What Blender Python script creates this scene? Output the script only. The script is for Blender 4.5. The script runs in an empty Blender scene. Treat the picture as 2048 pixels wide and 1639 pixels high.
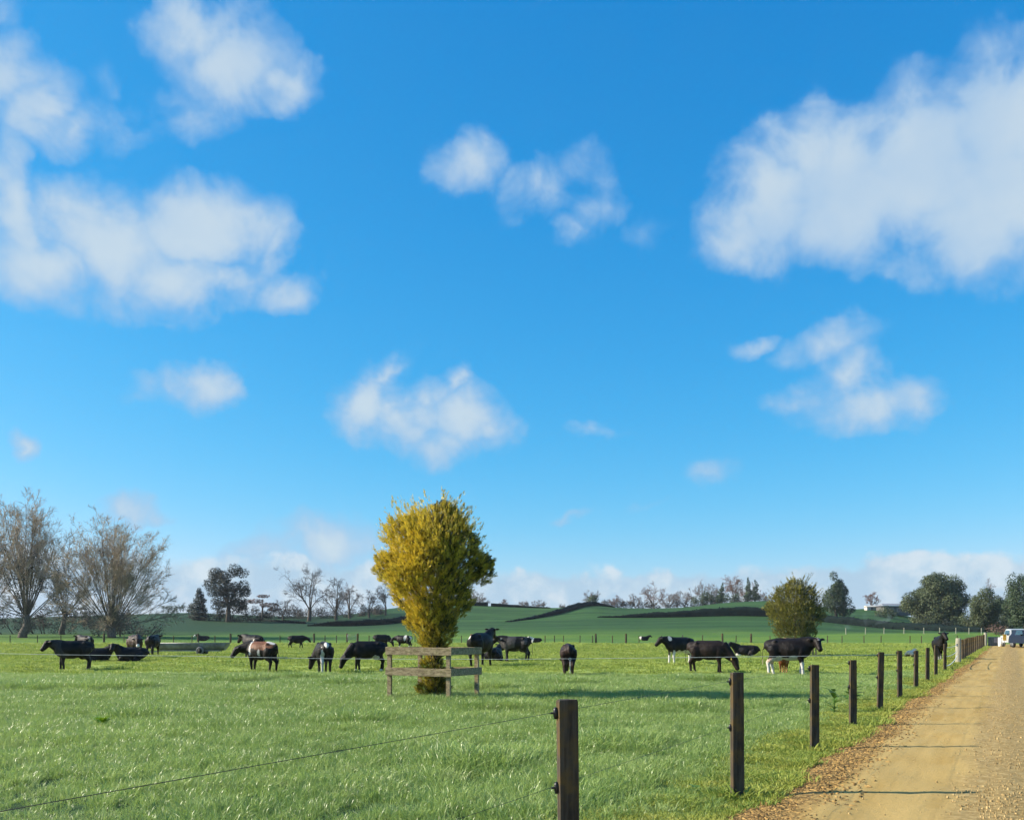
import bpy, bmesh, math, random
import numpy as np
from mathutils import Vector, Matrix, Euler

R = math.radians
SC = bpy.context.scene
COL = SC.collection
rng = np.random.default_rng(7)
random.seed(7)

# ------------------------------------------------------------------ camera, sky, sun, exposure
FPX, CX, HY, CAMZ = 1900.0, 1024.0, 1261.0, 1.65      # focal length in photo pixels, centre column, horizon row
cam_d = bpy.data.cameras.new('camera')
cam = bpy.data.objects.new('camera', cam_d)
COL.objects.link(cam)
cam.location = (0, 0, CAMZ)
cam.rotation_euler = (R(90), 0, 0)
cam_d.sensor_width = 36.0
cam_d.lens = 36.0 * FPX / 2048.0
cam_d.shift_y = (HY - 819.5) / 2048.0
cam_d.clip_start = 0.1
cam_d.clip_end = 8000
SC.camera = cam

SUN_EL, SUN_AZ = 27.0, -3.0          # sun stands to the left; azimuth of the travelling light against +X
world = bpy.data.worlds.new('World')
SC.world = world
world.use_nodes = True
EXPOSURE = 1.0
SKY_STRENGTH = 0.1
SC.view_settings.view_transform = 'Standard'
SC.view_settings.look = 'None'
SC.view_settings.exposure = EXPOSURE
SC.view_settings.gamma = 1.0
SC.view_settings.use_curve_mapping = False
SC.cycles.use_denoising = True
SC.cycles.use_adaptive_sampling = True
SC.cycles.adaptive_threshold = 0.02
SC.cycles.adaptive_min_samples = 16
SC.cycles.max_bounces = 4
SC.cycles.diffuse_bounces = 2
SC.cycles.glossy_bounces = 2
SC.cycles.transmission_bounces = 3
SC.cycles.volume_bounces = 0
SC.cycles.transparent_max_bounces = 8
SC.cycles.sample_clamp_indirect = 4.0

sun_d = bpy.data.lights.new('sun', 'SUN')
sun_d.energy = 4.6
sun_d.angle = R(0.5)
sun_d.color = (1.0, 0.90, 0.74)
sun = bpy.data.objects.new('sun', sun_d)
COL.objects.link(sun)
sdir = Vector((math.cos(R(SUN_EL)) * math.cos(R(SUN_AZ)), math.cos(R(SUN_EL)) * math.sin(R(SUN_AZ)), -math.sin(R(SUN_EL))))
sun.rotation_euler = sdir.to_track_quat('-Z', 'Y').to_euler()
sun.location = (-60, 0, 40)


def srgb(r, g, b):
    f = lambda c: (c / 255 / 12.92) if c / 255 < 0.04045 else ((c / 255 + 0.055) / 1.055) ** 2.4
    return (f(r), f(g), f(b))


def build_sky():
    nt = world.node_tree
    N, L = nt.nodes, nt.links
    bg = N['Background']
    bg.inputs[1].default_value = SKY_STRENGTH

    def math_(op, a, b=None, c=None):
        n = N.new('ShaderNodeMath'); n.operation = op
        for i, v in enumerate((a, b, c)):
            if v is None: continue
            if isinstance(v, (int, float)): n.inputs[i].default_value = v
            else: L.new(v, n.inputs[i])
        return n.outputs[0]

    def ramp(v, a, b, c=0.0, d=1.0, smooth=True):
        n = N.new('ShaderNodeMapRange')
        n.interpolation_type = 'SMOOTHSTEP' if smooth else 'LINEAR'
        L.new(v, n.inputs[0])
        for i, x in enumerate((a, b, c, d)): n.inputs[i + 1].default_value = x
        return n.outputs[0]

    def mix(f, a, b):
        n = N.new('ShaderNodeMix'); n.data_type = 'RGBA'
        for s, v in ((0, f), (6, a), (7, b)):
            if isinstance(v, tuple): n.inputs[s].default_value = (*v, 1)
            elif isinstance(v, (int, float)): n.inputs[s].default_value = v
            else: L.new(v, n.inputs[s])
        return n.outputs[2]

    def noise(vec, scale, detail, rough=0.5, dist=0.0):
        n = N.new('ShaderNodeTexNoise')
        n.inputs['Scale'].default_value = scale
        n.inputs['Detail'].default_value = detail
        n.inputs['Roughness'].default_value = rough
        n.inputs['Distortion'].default_value = dist
        L.new(vec, n.inputs['Vector'])
        return n

    sky = N.new('ShaderNodeTexSky')
    sky.sky_type = 'NISHITA'
    sky.sun_disc = False
    sky.sun_elevation = R(SUN_EL)
    sky.sun_rotation = R(270 - SUN_AZ)
    sky.altitude = 0
    sky.air_density, sky.dust_density, sky.ozone_density = 1.0, 0.3, 3.0
    # deep saturated winter blue, as the phone camera renders it
    sep = N.new('ShaderNodeSeparateColor'); L.new(sky.outputs[0], sep.inputs[0])
    r = math_('MULTIPLY', math_('POWER', sep.outputs[0], 2.0), 0.125)
    g = math_('MULTIPLY', math_('POWER', sep.outputs[1], 0.8), 0.95)
    b = math_('MULTIPLY', math_('POWER', sep.outputs[2], 0.5), 2.05)
    comb = N.new('ShaderNodeCombineColor')
    for i, s in enumerate((r, g, b)): L.new(s, comb.inputs[i])
    blue = comb.outputs[0]

    tc = N.new('ShaderNodeTexCoord')
    dirv = tc.outputs['Generated']
    sx = N.new('ShaderNodeSeparateXYZ'); L.new(dirv, sx.inputs[0])
    az = math_('ARCTAN2', sx.outputs[0], sx.outputs[1])
    el = math_('ARCSINE', sx.outputs[2])
    cv = N.new('ShaderNodeCombineXYZ'); L.new(az, cv.inputs[0]); L.new(el, cv.inputs[1])
    warp = noise(dirv, 20.0, 4, 0.55)
    vm = N.new('ShaderNodeVectorMath'); vm.operation = 'MULTIPLY_ADD'
    L.new(warp.outputs['Color'], vm.inputs[0])
    vm.inputs[1].default_value = (0.075, 0.055, 0.0)
    vm.inputs[2].default_value = (-0.0375, -0.0275, 0.0)
    va = N.new('ShaderNodeVectorMath'); va.operation = 'ADD'
    L.new(cv.outputs[0], va.inputs[0]); L.new(vm.outputs[0], va.inputs[1])
    P = va.outputs[0]
    fbm = noise(dirv, 16.0, 7, 0.56, 0.4).outputs['Fac']

    # cloud heads: column, row, half width, half height (photo pixels), weight, tilt
    heads = [
        (10, 150, 110, 75, 1.0, 0), (70, 215, 100, 60, .95, -30), (140, 255, 110, 50, .75, -15), (5, 20, 60, 28, .5, 0), (260, 290, 70, 32, .45, -20), (200, 150, 60, 60, .35, 30),
        (400, 65, 105, 55, .95, -12), (465, 125, 120, 66, 1.0, -20), (570, 170, 80, 42, .8, -5), (385, 225, 110, 45, .6, -12),
        (15, 410, 60, 150, 1.0, -8), (90, 520, 150, 85, 1.0, 0), (240, 490, 170, 95, 1.3, 3), (400, 455, 150, 75, 1.3, -8), (330, 560, 160, 72, 1.1, -5), (570, 590, 75, 34, .8, -18), (545, 490, 50, 80, .6, 20), (460, 565, 70, 34, .8, -10),
        (930, 332, 80, 46, .66, 0), (1100, 370, 105, 50, .66, -18), (1190, 412, 62, 54, .62, 0), (1150, 465, 55, 34, .55, 10), (1290, 470, 60, 50, .35, 0),
        (2010, 240, 190, 115, 1.3, 10), (2010, 390, 210, 135, 1.45, 0), (1840, 330, 165, 130, 1.35, 15), (1710, 400, 165, 115, 1.35, 10), (1620, 315, 95, 80, 1.0, 0), (1530, 405, 115, 100, 1.15, 0), (1490, 485, 90, 46, .9, 0), (1990, 100, 80, 62, .65, 25), (1960, 500, 130, 55, .9, -8),
        (412, 765, 76, 44, 1.0, 0), (320, 780, 70, 32, .4, 0),
        (775, 745, 75, 24, .75, -22), (752, 805, 72, 70, 1.05, 0), (790, 855, 80, 50, .95, 0), (830, 830, 70, 50, .8, 0), (895, 772, 30, 30, .85, 0), (850, 800, 60, 40, .8, 0), (930, 840, 95, 56, 1.05, 0), (860, 888, 105, 38, .85, 0), (985, 862, 66, 44, .8, 0),
        (1660, 690, 105, 44, .66, -8), (1705, 745, 70, 74, .72, 0), (1720, 805, 160, 50, .82, 0), (1600, 812, 76, 36, .68, 0), (1820, 800, 70, 50, .72, 0), (1500, 690, 58, 20, .6, -8),
        (1430, 938, 70, 28, .42, 0), (1185, 862, 52, 20, .55, 0), (1140, 1030, 60, 14, .5, -5), (1290, 1012, 42, 10, .45, -12), (1810, 1120, 45, 14, .7, -10),
        (32, 890, 38, 22, .75, 0), (262, 1018, 66, 32, .85, -8), (655, 1080, 110, 52, 1.0, 0), (560, 1108, 90, 34, .8, 0),
    ]
    acc = None
    for (px, py, rx, ry, w, t) in heads:
        u, v = (px - CX) / FPX, (HY - py) / FPX
        a0 = math.atan(u); e0 = math.atan(v / math.hypot(1, u))
        mp = N.new('ShaderNodeMapping'); mp.vector_type = 'TEXTURE'
        k = 1.0 / (1 + u * u)
        mp.inputs['Location'].default_value = (a0, e0, 0)
        mp.inputs['Rotation'].default_value = (0, 0, R(-t) if t else 0)
        mp.inputs['Scale'].default_value = (rx / FPX * k * 1.5, ry / FPX * math.sqrt(k) * 1.5, 1)
        L.new(P, mp.inputs['Vector'])
        gt = N.new('ShaderNodeTexGradient'); gt.gradient_type = 'SPHERICAL'
        L.new(mp.outputs[0], gt.inputs[0])
        gw = math_('MULTIPLY', gt.outputs['Fac'], w)
        if acc is None: acc = gw
        else:
            acc = math_('SMOOTH_MAX', acc, gw, 0.12)
    # the same fair-weather clouds go on round the rest of the sky
    wide = noise(dirv, 3.2, 4, 0.5).outputs['Fac']
    others = math_('MULTIPLY', math_('SUBTRACT', wide, 0.5), 5.0)
    out_az = ramp(math_('ABSOLUTE', az), R(31), R(40))
    out_el = ramp(el, R(35), R(43))
    outside = math_('MAXIMUM', out_az, out_el)
    low = ramp(el, R(2), R(8))
    acc = math_('ADD', acc, math_('MULTIPLY', math_('MAXIMUM', others, 0.0), math_('MULTIPLY', outside, low)))
    # low bank of cloud along the horizon
    bn = noise(cv.outputs[0], 22.0, 5, 0.55).outputs['Fac']
    bn2 = noise(cv.outputs[0], 4.0, 2, 0.5).outputs['Fac']
    topel = math_('ADD', math_('MULTIPLY_ADD', bn, R(3.4), R(2.1)), math_('MULTIPLY', math_('SUBTRACT', bn2, 0.5), R(3.0)))
    bank = ramp(math_('SUBTRACT', topel, el), R(-0.25), R(0.45))

    dens = math_('MULTIPLY_ADD', math_('SUBTRACT', fbm, 0.5), 1.3, acc)
    dens = math_('MULTIPLY', dens, ramp(acc, 0.02, 0.25))
    m = ramp(dens, 0.05, 0.82)
    lum = math_('MULTIPLY', ramp(dens, 0.35, 1.1), ramp(noise(dirv, 7.0, 4, 0.5).outputs['Fac'], 0.3, 0.6, 0.5, 1.0))
    e2 = 2 ** EXPOSURE * SKY_STRENGTH
    grey = tuple(c / e2 for c in srgb(166, 200, 232))
    white = tuple(c / e2 for c in srgb(208, 223, 233))
    ccol = mix(lum, grey, white)
    c1 = mix(math_('MULTIPLY', m, 0.88), blue, ccol)
    bcol = mix(ramp(bn, 0.42, 0.68), tuple(c / e2 for c in srgb(178, 207, 230)), tuple(c / e2 for c in srgb(216, 230, 240)))
    bfade = math_('MULTIPLY', bank, 0.9)
    c2 = mix(bfade, c1, bcol)
    L.new(c2, bg.inputs[0])


build_sky()
world.cycles.sampling_method = 'MANUAL'
world.cycles.sample_map_resolution = 256

# ------------------------------------------------------------------ helpers
def X_at(px, Y):
    return (px - CX) / FPX * Y


def Y_base(py, z=0.0):
    return FPX * (CAMZ - z) / (py - HY)


def Z_at(py, Y):
    return CAMZ + (HY - py) / FPX * Y


def tag(o, label=None, cat=None, group=None, kind=None):
    if label: o['label'] = label
    if cat: o['category'] = cat
    if group: o['group'] = group
    if kind: o['kind'] = kind
    return o


def link(name, me, mat=None, parent=None, loc=None, rot=None):
    o = bpy.data.objects.new(name, me)
    COL.objects.link(o)
    if mat is not None and me is not None:
        me.materials.clear()
        for m_ in (mat if isinstance(mat, (list, tuple)) else [mat]): me.materials.append(m_)
    if parent is not None: o.parent = parent
    if loc is not None: o.location = loc
    if rot is not None: o.rotation_euler = rot
    return o


def empty(name, loc=(0, 0, 0), rz=0.0, scale=1.0):
    o = bpy.data.objects.new(name, None)
    o.empty_display_size = 0.2
    COL.objects.link(o)
    o.location = loc; o.rotation_euler = (0, 0, rz); o.scale = (scale,) * 3
    return o


def mesh_np(name, V, F, smooth=False, tint=None, cols=None):
    """V (n,3), F list of index arrays (m,3)/(m,4) or a single array"""
    V = np.asarray(V, dtype=np.float32)
    if isinstance(F, np.ndarray): F = [F]
    F = [np.asarray(f, dtype=np.int32) for f in F if len(f)]
    me = bpy.data.meshes.new(name)
    me.vertices.add(len(V)); me.vertices.foreach_set('co', V.ravel())
    loops = np.concatenate([f.ravel() for f in F])
    cnt = np.concatenate([np.full(len(f), f.shape[1], dtype=np.int32) for f in F])
    start = np.concatenate([[0], np.cumsum(cnt)[:-1]]).astype(np.int32)
    me.loops.add(len(loops)); me.loops.foreach_set('vertex_index', loops)
    me.polygons.add(len(cnt)); me.polygons.foreach_set('loop_start', start)
    if smooth: me.polygons.foreach_set('use_smooth', np.ones(len(cnt), dtype=bool))
    if tint is not None:
        a = me.attributes.new('tint', 'FLOAT', 'POINT'); a.data.foreach_set('value', np.asarray(tint, dtype=np.float32))
    if cols is not None:
        a = me.attributes.new('coat', 'FLOAT_COLOR', 'POINT'); a.data.foreach_set('color', np.asarray(cols, dtype=np.float32).ravel())
    me.update(calc_edges=True)
    me.validate(clean_customdata=False)
    return me


class MB:
    """collects boxes, tubes and lofts of one part"""
    def __init__(self): self.V = []; self.F = []; self.n = 0; self.S = []

    def add(self, V, F, smooth=False):
        self.V.append(np.asarray(V, float)); self.F += [tuple(i + self.n for i in f) for f in F]
        self.S += [smooth] * len(F); self.n += len(V); return self

    def box(self, c, s, rz=0.0, bevel=0.0, M=None):
        x, y, z = [v / 2 for v in s]
        if bevel:
            b = bevel; V = []; 
            for zz, ins in ((-z, b), (-z + b, 0), (z - b, 0), (z, b)):
                for sx, sy in ((-1, -1), (1, -1), (1, 1), (-1, 1)):
                    V.append((sx * (x - ins), sy * (y - ins), zz))
            F = [(3, 2, 1, 0), (12, 13, 14, 15)]
            for k in range(3):
                for i in range(4):
                    j = (i + 1) % 4; F.append((k * 4 + i, k * 4 + j, k * 4 + 4 + j, k * 4 + 4 + i))
        else:
            V = [(a * x, b_ * y, c_ * z) for c_ in (-1, 1) for a, b_ in ((-1, -1), (1, -1), (1, 1), (-1, 1))]
            F = [(3, 2, 1, 0), (4, 5, 6, 7), (0, 1, 5, 4), (1, 2, 6, 5), (2, 3, 7, 6), (3, 0, 4, 7)]
        V = np.array(V)
        if M is not None: V = V @ np.array(M.to_3x3()).T
        elif rz:
            ca, sa = math.cos(rz), math.sin(rz)
            V = np.c_[V[:, 0] * ca - V[:, 1] * sa, V[:, 0] * sa + V[:, 1] * ca, V[:, 2]]
        return self.add(V + np.array(c), F)

    def beam(self, a, b, w, h, bevel=0.0):
        a, b = Vector(a), Vector(b); d = b - a
        q = d.to_track_quat('X', 'Z').to_matrix().to_4x4()
        return self.box((a + b) / 2, (d.length, w, h), bevel=bevel, M=q)

    def tube(self, pts, rad, n=8, ry=None, up=(0, 0, 1), cap=True, smooth=True):
        """rad: list; ry optional list of second radii (along 'up')"""
        pts = [Vector(p) for p in pts]
        rings = []
        up = Vector(up)
        for i, p in enumerate(pts):
            t = (pts[min(i + 1, len(pts) - 1)] - pts[max(i - 1, 0)]).normalized()
            u = up if abs(t.dot(up)) < 0.95 else Vector((1, 0, 0))
            s = t.cross(u).normalized(); v = s.cross(t).normalized()
            ra = rad[i]; rb = ry[i] if ry else ra
            for k in range(n):
                a = 2 * math.pi * k / n
                rings.append(p + s * (math.cos(a) * ra) + v * (math.sin(a) * rb))
        F = []
        m = len(pts)
        for i in range(m - 1):
            for k in range(n):
                j = (k + 1) % n
                F.append((i * n + k, i * n + j, (i + 1) * n + j, (i + 1) * n + k))
        if cap:
            F.append(tuple(range(n - 1, -1, -1))); F.append(tuple((m - 1) * n + k for k in range(n)))
        return self.add([tuple(r) for r in rings], F, smooth)

    def prism(self, prof, a, b):
        """profile in local (u,v) swept from a to b (u horizontal, v up)"""
        a, b = Vector(a), Vector(b); t = (b - a).normalized()
        u = Vector((0, 0, 1)).cross(t).normalized() if abs(t.z) < .95 else Vector((1, 0, 0))
        v = t.cross(u).normalized()
        n = len(prof); V = [tuple(p + u * x + v * y) for p in (a, b) for x, y in prof]
        F = [tuple(range(n - 1, -1, -1)), tuple(range(n, 2 * n))]
        for i in range(n):
            j = (i + 1) % n; F.append((i, j, n + j, n + i))
        return self.add(V, F)

    def mesh(self, name='mesh'):
        me = bpy.data.meshes.new(name)
        me.from_pydata(np.concatenate(self.V).tolist(), [], self.F)
        me.polygons.foreach_set('use_smooth', self.S)
        me.update()
        bm = bmesh.new(); bm.from_mesh(me); bmesh.ops.recalc_face_normals(bm, faces=bm.faces); bm.to_mesh(me); bm.free()
        return me

    def build(self, name, mat, parent=None): return link(name, self.mesh(name), mat, parent)


# value noise for scattering
_ng = rng.random((256, 256))
def vnoise(x, y, s):
    x = np.asarray(x) / s; y = np.asarray(y) / s
    xi = np.floor(x).astype(int); yi = np.floor(y).astype(int)
    fx = x - xi; fy = y - yi; fx = fx * fx * (3 - 2 * fx); fy = fy * fy * (3 - 2 * fy)
    g = lambda a, b: _ng[a % 256, b % 256]
    return (g(xi, yi) * (1 - fx) + g(xi + 1, yi) * fx) * (1 - fy) + (g(xi, yi + 1) * (1 - fx) + g(xi + 1, yi + 1) * fx) * fy


# ------------------------------------------------------------------ materials
class NT:
    def __init__(self, name):
        self.m = bpy.data.materials.new(name); self.m.use_nodes = True
        self.t = self.m.node_tree; self.N = self.t.nodes; self.L = self.t.links
        self.b = self.N['Principled BSDF']; self.out = self.N['Material Output']

    def set(self, s, v):
        if isinstance(v, (int, float)): s.default_value = v
        elif isinstance(v, tuple): s.default_value = (*v, 1) if len(v) == 3 and s.type == 'RGBA' else v
        else: self.L.new(v, s)

    def noise(self, vec, scale, detail=4, rough=0.55, dist=0.0):
        n = self.N.new('ShaderNodeTexNoise')
        for k, v in (('Scale', scale), ('Detail', detail), ('Roughness', rough), ('Distortion', dist)): n.inputs[k].default_value = v
        if vec is not None: self.L.new(vec, n.inputs['Vector'])
        return n.outputs['Fac']

    def ramp(self, v, a, b, c=0.0, d=1.0):
        n = self.N.new('ShaderNodeMapRange'); n.interpolation_type = 'SMOOTHSTEP'
        self.L.new(v, n.inputs[0])
        for i, x in enumerate((a, b, c, d)): n.inputs[i + 1].default_value = x
        return n.outputs[0]

    def mix(self, f, a, b, blend='MIX'):
        n = self.N.new('ShaderNodeMix'); n.data_type = 'RGBA'; n.blend_type = blend
        self.set(n.inputs[0], f); self.set(n.inputs[6], a); self.set(n.inputs[7], b)
        return n.outputs[2]

    def math(self, op, a, b=None, c=None):
        n = self.N.new('ShaderNodeMath'); n.operation = op
        for i, v in enumerate((a, b, c)):
            if v is not None: self.set(n.inputs[i], v)
        return n.outputs[0]

    def pos(self): return self.N.new('ShaderNodeNewGeometry').outputs['Position']
    def obj(self): return self.N.new('ShaderNodeTexCoord').outputs['Object']

    def scaled(self, vec, s):
        n = self.N.new('ShaderNodeMapping'); self.L.new(vec, n.inputs['Vector']); n.inputs['Scale'].default_value = s
        return n.outputs[0]

    def attr(self, name, out='Fac'):
        n = self.N.new('ShaderNodeAttribute'); n.attribute_name = name; return n.outputs[out]

    def bump(self, h, strength=0.5, dist=0.02):
        n = self.N.new('ShaderNodeBump'); n.inputs['Strength'].default_value = strength; n.inputs['Distance'].default_value = dist
        self.L.new(h, n.inputs['Height']); self.L.new(n.outputs[0], self.b.inputs['Normal'])

    def base(self, c, rough=0.8, spec=0.5, metal=0.0):
        self.set(self.b.inputs['Base Color'], c); self.set(self.b.inputs['Roughness'], rough)
        self.b.inputs['Specular IOR Level'].default_value = spec; self.b.inputs['Metallic'].default_value = metal
        return self

    def translucent(self, col, fac):
        t = self.N.new('ShaderNodeBsdfTranslucent'); self.set(t.inputs[0], col)
        mx = self.N.new('ShaderNodeMixShader'); mx.inputs[0].default_value = fac
        self.L.new(self.b.outputs[0], mx.inputs[1]); self.L.new(t.outputs[0], mx.inputs[2]); self.L.new(mx.outputs[0], self.out.inputs[0])


def plain(name, c, rough=0.7, spec=0.4, metal=0.0, var=0.25, scale=6.0):
    n = NT(name); f = n.noise(n.obj(), scale, 4)
    n.base(n.mix(n.ramp(f, .3, .7), tuple(x * (1 - var) for x in c), tuple(min(1, x * (1 + var)) for x in c)), rough, spec, metal)
    return n.m


def leaf_mat(name, dark, light, rough=0.55, trans=0.25, spec=0.3):
    n = NT(name)
    c = n.mix(n.attr('tint'), dark, light)
    n.base(c, rough, spec); n.translucent(c, trans)
    return n.m


def bark_mat(name, dark, light):
    n = NT(name)
    f = n.noise(n.scaled(n.obj(), (6, 6, 1.2)), 2.0, 5)
    n.base(n.mix(n.ramp(f, .3, .7), dark, light), 0.9, 0.2)
    n.bump(f, .4, .03)
    return n.m


def grass_mat(name, a, b, c, nscale, rough, trans, spec):
    n = NT(name)
    p = n.pos()
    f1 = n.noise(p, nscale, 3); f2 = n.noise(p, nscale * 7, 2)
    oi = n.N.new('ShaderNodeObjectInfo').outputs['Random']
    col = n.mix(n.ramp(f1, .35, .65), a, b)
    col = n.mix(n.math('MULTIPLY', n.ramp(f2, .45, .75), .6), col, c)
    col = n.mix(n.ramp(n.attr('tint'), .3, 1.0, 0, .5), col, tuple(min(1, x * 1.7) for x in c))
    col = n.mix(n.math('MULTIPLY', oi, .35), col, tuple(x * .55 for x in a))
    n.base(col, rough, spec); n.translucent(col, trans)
    return n.m


M = {}
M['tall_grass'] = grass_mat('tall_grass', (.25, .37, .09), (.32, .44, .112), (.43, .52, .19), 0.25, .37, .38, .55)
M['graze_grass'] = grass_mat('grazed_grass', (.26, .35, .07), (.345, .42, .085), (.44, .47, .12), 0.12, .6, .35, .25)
M['verge_grass'] = grass_mat('verge_grass', (.24, .33, .055), (.33, .37, .06), (.44, .41, .10), 0.7, .6, .3, .3)
M['dock_leaf'] = leaf_mat('dock_leaf', (.06, .14, .025), (.13, .24, .04), .5, .25, .3)
M['yellow_weed'] = leaf_mat('yellow_weed', (.12, .26, .015), (.22, .36, .02), .5, .3)
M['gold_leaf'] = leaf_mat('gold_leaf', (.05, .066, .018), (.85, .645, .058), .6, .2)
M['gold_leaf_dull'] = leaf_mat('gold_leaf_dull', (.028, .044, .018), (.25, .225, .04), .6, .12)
M['evergreen'] = leaf_mat('evergreen', (.03, .05, .028), (.075, .115, .05), .6, .2)
M['evergreen_dark'] = leaf_mat('evergreen_dark', (.008, .016, .014), (.022, .038, .026), .65, .1)
M['olive'] = leaf_mat('olive', (.05, .07, .035), (.12, .15, .065), .6, .2)
M['hedge'] = leaf_mat('hedge', (.003, .010, .010), (.008, .020, .016), .8, .05, .1)
M['brush'] = leaf_mat('brush', (.045, .045, .042), (.10, .09, .075), .8, .1)
M['bark'] = bark_mat('bark', (.045, .038, .030), (.12, .10, .08))
M['willow_bark'] = bark_mat('willow_bark', (.06, .05, .042), (.16, .135, .11))
M['willow_twig'] = leaf_mat('willow_twig', (.22, .16, .11), (.50, .385, .265), .8, .05)
M['grey_twig'] = leaf_mat('grey_twig', (.12, .10, .095), (.26, .22, .20), .8, .05)
M['dark_twig'] = leaf_mat('dark_twig', (.035, .032, .032), (.09, .08, .075), .8, .05)
M['rust_twig'] = leaf_mat('rust_twig', (.12, .07, .055), (.25, .16, .13), .8, .05)

n = NT('post_wood')
p = n.obj(); f = n.noise(n.scaled(p, (30, 30, 2.5)), 1.0, 5); g_ = n.noise(p, 5, 3)
n.base(n.mix(n.ramp(g_, .45, .7), n.mix(n.ramp(f, .3, .7), (.034, .028, .021), (.092, .075, .055)), (.12, .08, .026)), .9, .2); n.bump(f, .5, .01)
M['post_wood'] = n.m
n = NT('pale_post_wood')
p = n.obj(); f = n.noise(n.scaled(p, (30, 30, 2.5)), 1.0, 5)
n.base(n.mix(n.ramp(f, .3, .7), (.26, .24, .18), (.42, .40, .31)), .9, .2); n.bump(f, .5, .01)
M['pale_post'] = n.m
n = NT('rail_wood')
p = n.obj(); f = n.noise(n.scaled(p, (2.0, 25, 25)), 1.0, 6, .65); g_ = n.noise(p, 9, 4, .7)
n.base(n.mix(n.ramp(g_, .5, .72), n.mix(n.ramp(f, .3, .7), (.16, .12, .07), (.42, .34, .20)), (.20, .18, .08)), .9, .2); n.bump(f, .6, .008)
M['rail_wood'] = n.m
M['black_plastic'] = plain('black_plastic', (.012, .012, .013), .4, .5)
M['wire'] = plain('wire', (.05, .052, .05), .5, .5, .6)
M['tape'] = plain('white_tape', (.75, .75, .72), .5)
M['white_plastic'] = plain('white_plastic', (.78, .78, .74), .45)
M['galv'] = plain('galvanised', (.22, .23, .24), .5, .5, .3)
M['trough'] = plain('trough_plastic', (.17, .18, .20), .45, .5, 0, .35, 2.0)
M['rubber'] = plain('rubber', (.02, .02, .021), .8)
M['tyre_grey'] = plain('tyre_grey', (.16, .16, .17), .8)
M['car_white'] = plain('car_white', (.42, .43, .43), .3, .5, 0, .03)
M['car_blue'] = plain('car_blue', (.008, .012, .028), .5, .3, 0, .05)
M['glass'] = plain('glass', (.03, .045, .05), .08, .6, 0, .05)
M['grey_panel'] = plain('grey_panel', (.10, .105, .11), .7)
M['pink_board'] = plain('pink_board', (.36, .29, .29), .7)
M['yellow'] = plain('yellow_paint', (.62, .36, .04), .6)
M['roof'] = plain('roof_iron', (.22, .23, .24), .5)
M['cream'] = plain('cream_wall', (.48, .46, .41), .8)
M['dark_wall'] = plain('dark_wall', (.10, .10, .10), .8)
n = NT('coat')
p = n.obj(); f = n.noise(p, 18, 4)
n.base(n.mix(n.ramp(f, .35, .7, 0, .5), n.attr('coat', 'Color'), n.mix(1.0, n.attr('coat', 'Color'), (.55, .5, .5), 'MULTIPLY')), .55, .16)
n.bump(n.noise(n.scaled(p, (6, 6, 2.5)), 2.5, 4), .35, .05)
M['coat'] = n.m

# ------------------------------------------------------------------ terrain
FENCE0, FENCEK = -2.67, 0.525                   # roadside fence: X = FENCE0 + FENCEK * Y
fence_x = lambda Y: FENCE0 + FENCEK * Y
_cols = [-900, -300, 0, 200, 380, 520, 640, 720, 790, 930, 1060, 1130, 1180, 1240, 1300, 1380, 1450, 1540, 1650, 1700, 1760, 1820, 1880, 1980, 2100, 2400, 3000]
_rows = {                                        # distance: row of the ground at each column
    130: [1283] * 27,
    150: [1275, 1275, 1275, 1275, 1276, 1276, 1276, 1276, 1276, 1276, 1276, 1276, 1276, 1276, 1276, 1276, 1276, 1275, 1271, 1269, 1268, 1268, 1268, 1268, 1268, 1268, 1268],
    185: [1265, 1265, 1265, 1264, 1263, 1263, 1262, 1262, 1261, 1260, 1259, 1259, 1258, 1258, 1258, 1258, 1257, 1257, 1262, 1263, 1264, 1264, 1264, 1264, 1264, 1264, 1264],
    235: [1252, 1252, 1250, 1246, 1246, 1248, 1249, 1249, 1247, 1244, 1243, 1241, 1239, 1239, 1238, 1236, 1234, 1234, 1242, 1246, 1250, 1254, 1257, 1261, 1262, 1262, 1262],
    300: [1236, 1236, 1236, 1230, 1225, 1231, 1233, 1226, 1215, 1210, 1215, 1216, 1208, 1216, 1217, 1214, 1205, 1201, 1214, 1219, 1215, 1233, 1246, 1258, 1259, 1259, 1259],
    345: [1242, 1242, 1242, 1236, 1230, 1236, 1238, 1232, 1222, 1216, 1221, 1221, 1214, 1221, 1222, 1219, 1211, 1208, 1220, 1225, 1221, 1238, 1250, 1259, 1260, 1260, 1260],
}
_hx = np.linspace(-900, 3000, 391)
def _smooth(v, k=4):
    ker = np.exp(-np.linspace(-2, 2, 2 * k + 1) ** 2); ker /= ker.sum()
    return np.convolve(np.pad(v, k, mode='edge'), ker, mode='valid')
_ys = [0, 105] + sorted(_rows) + [520, 1200, 4000]
_tab = []
for yv in _ys:
    if yv <= 105: _tab.append(np.zeros_like(_hx))
    elif yv in _rows: _tab.append(CAMZ + (HY - _smooth(np.interp(_hx, _cols, _rows[yv]))) / FPX * yv)
    else: _tab.append(np.full_like(_hx, {520: 4.5, 1200: 6.0, 4000: 9.0}[yv]))
_tab = np.array(_tab); _ys = np.array(_ys, float)


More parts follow.
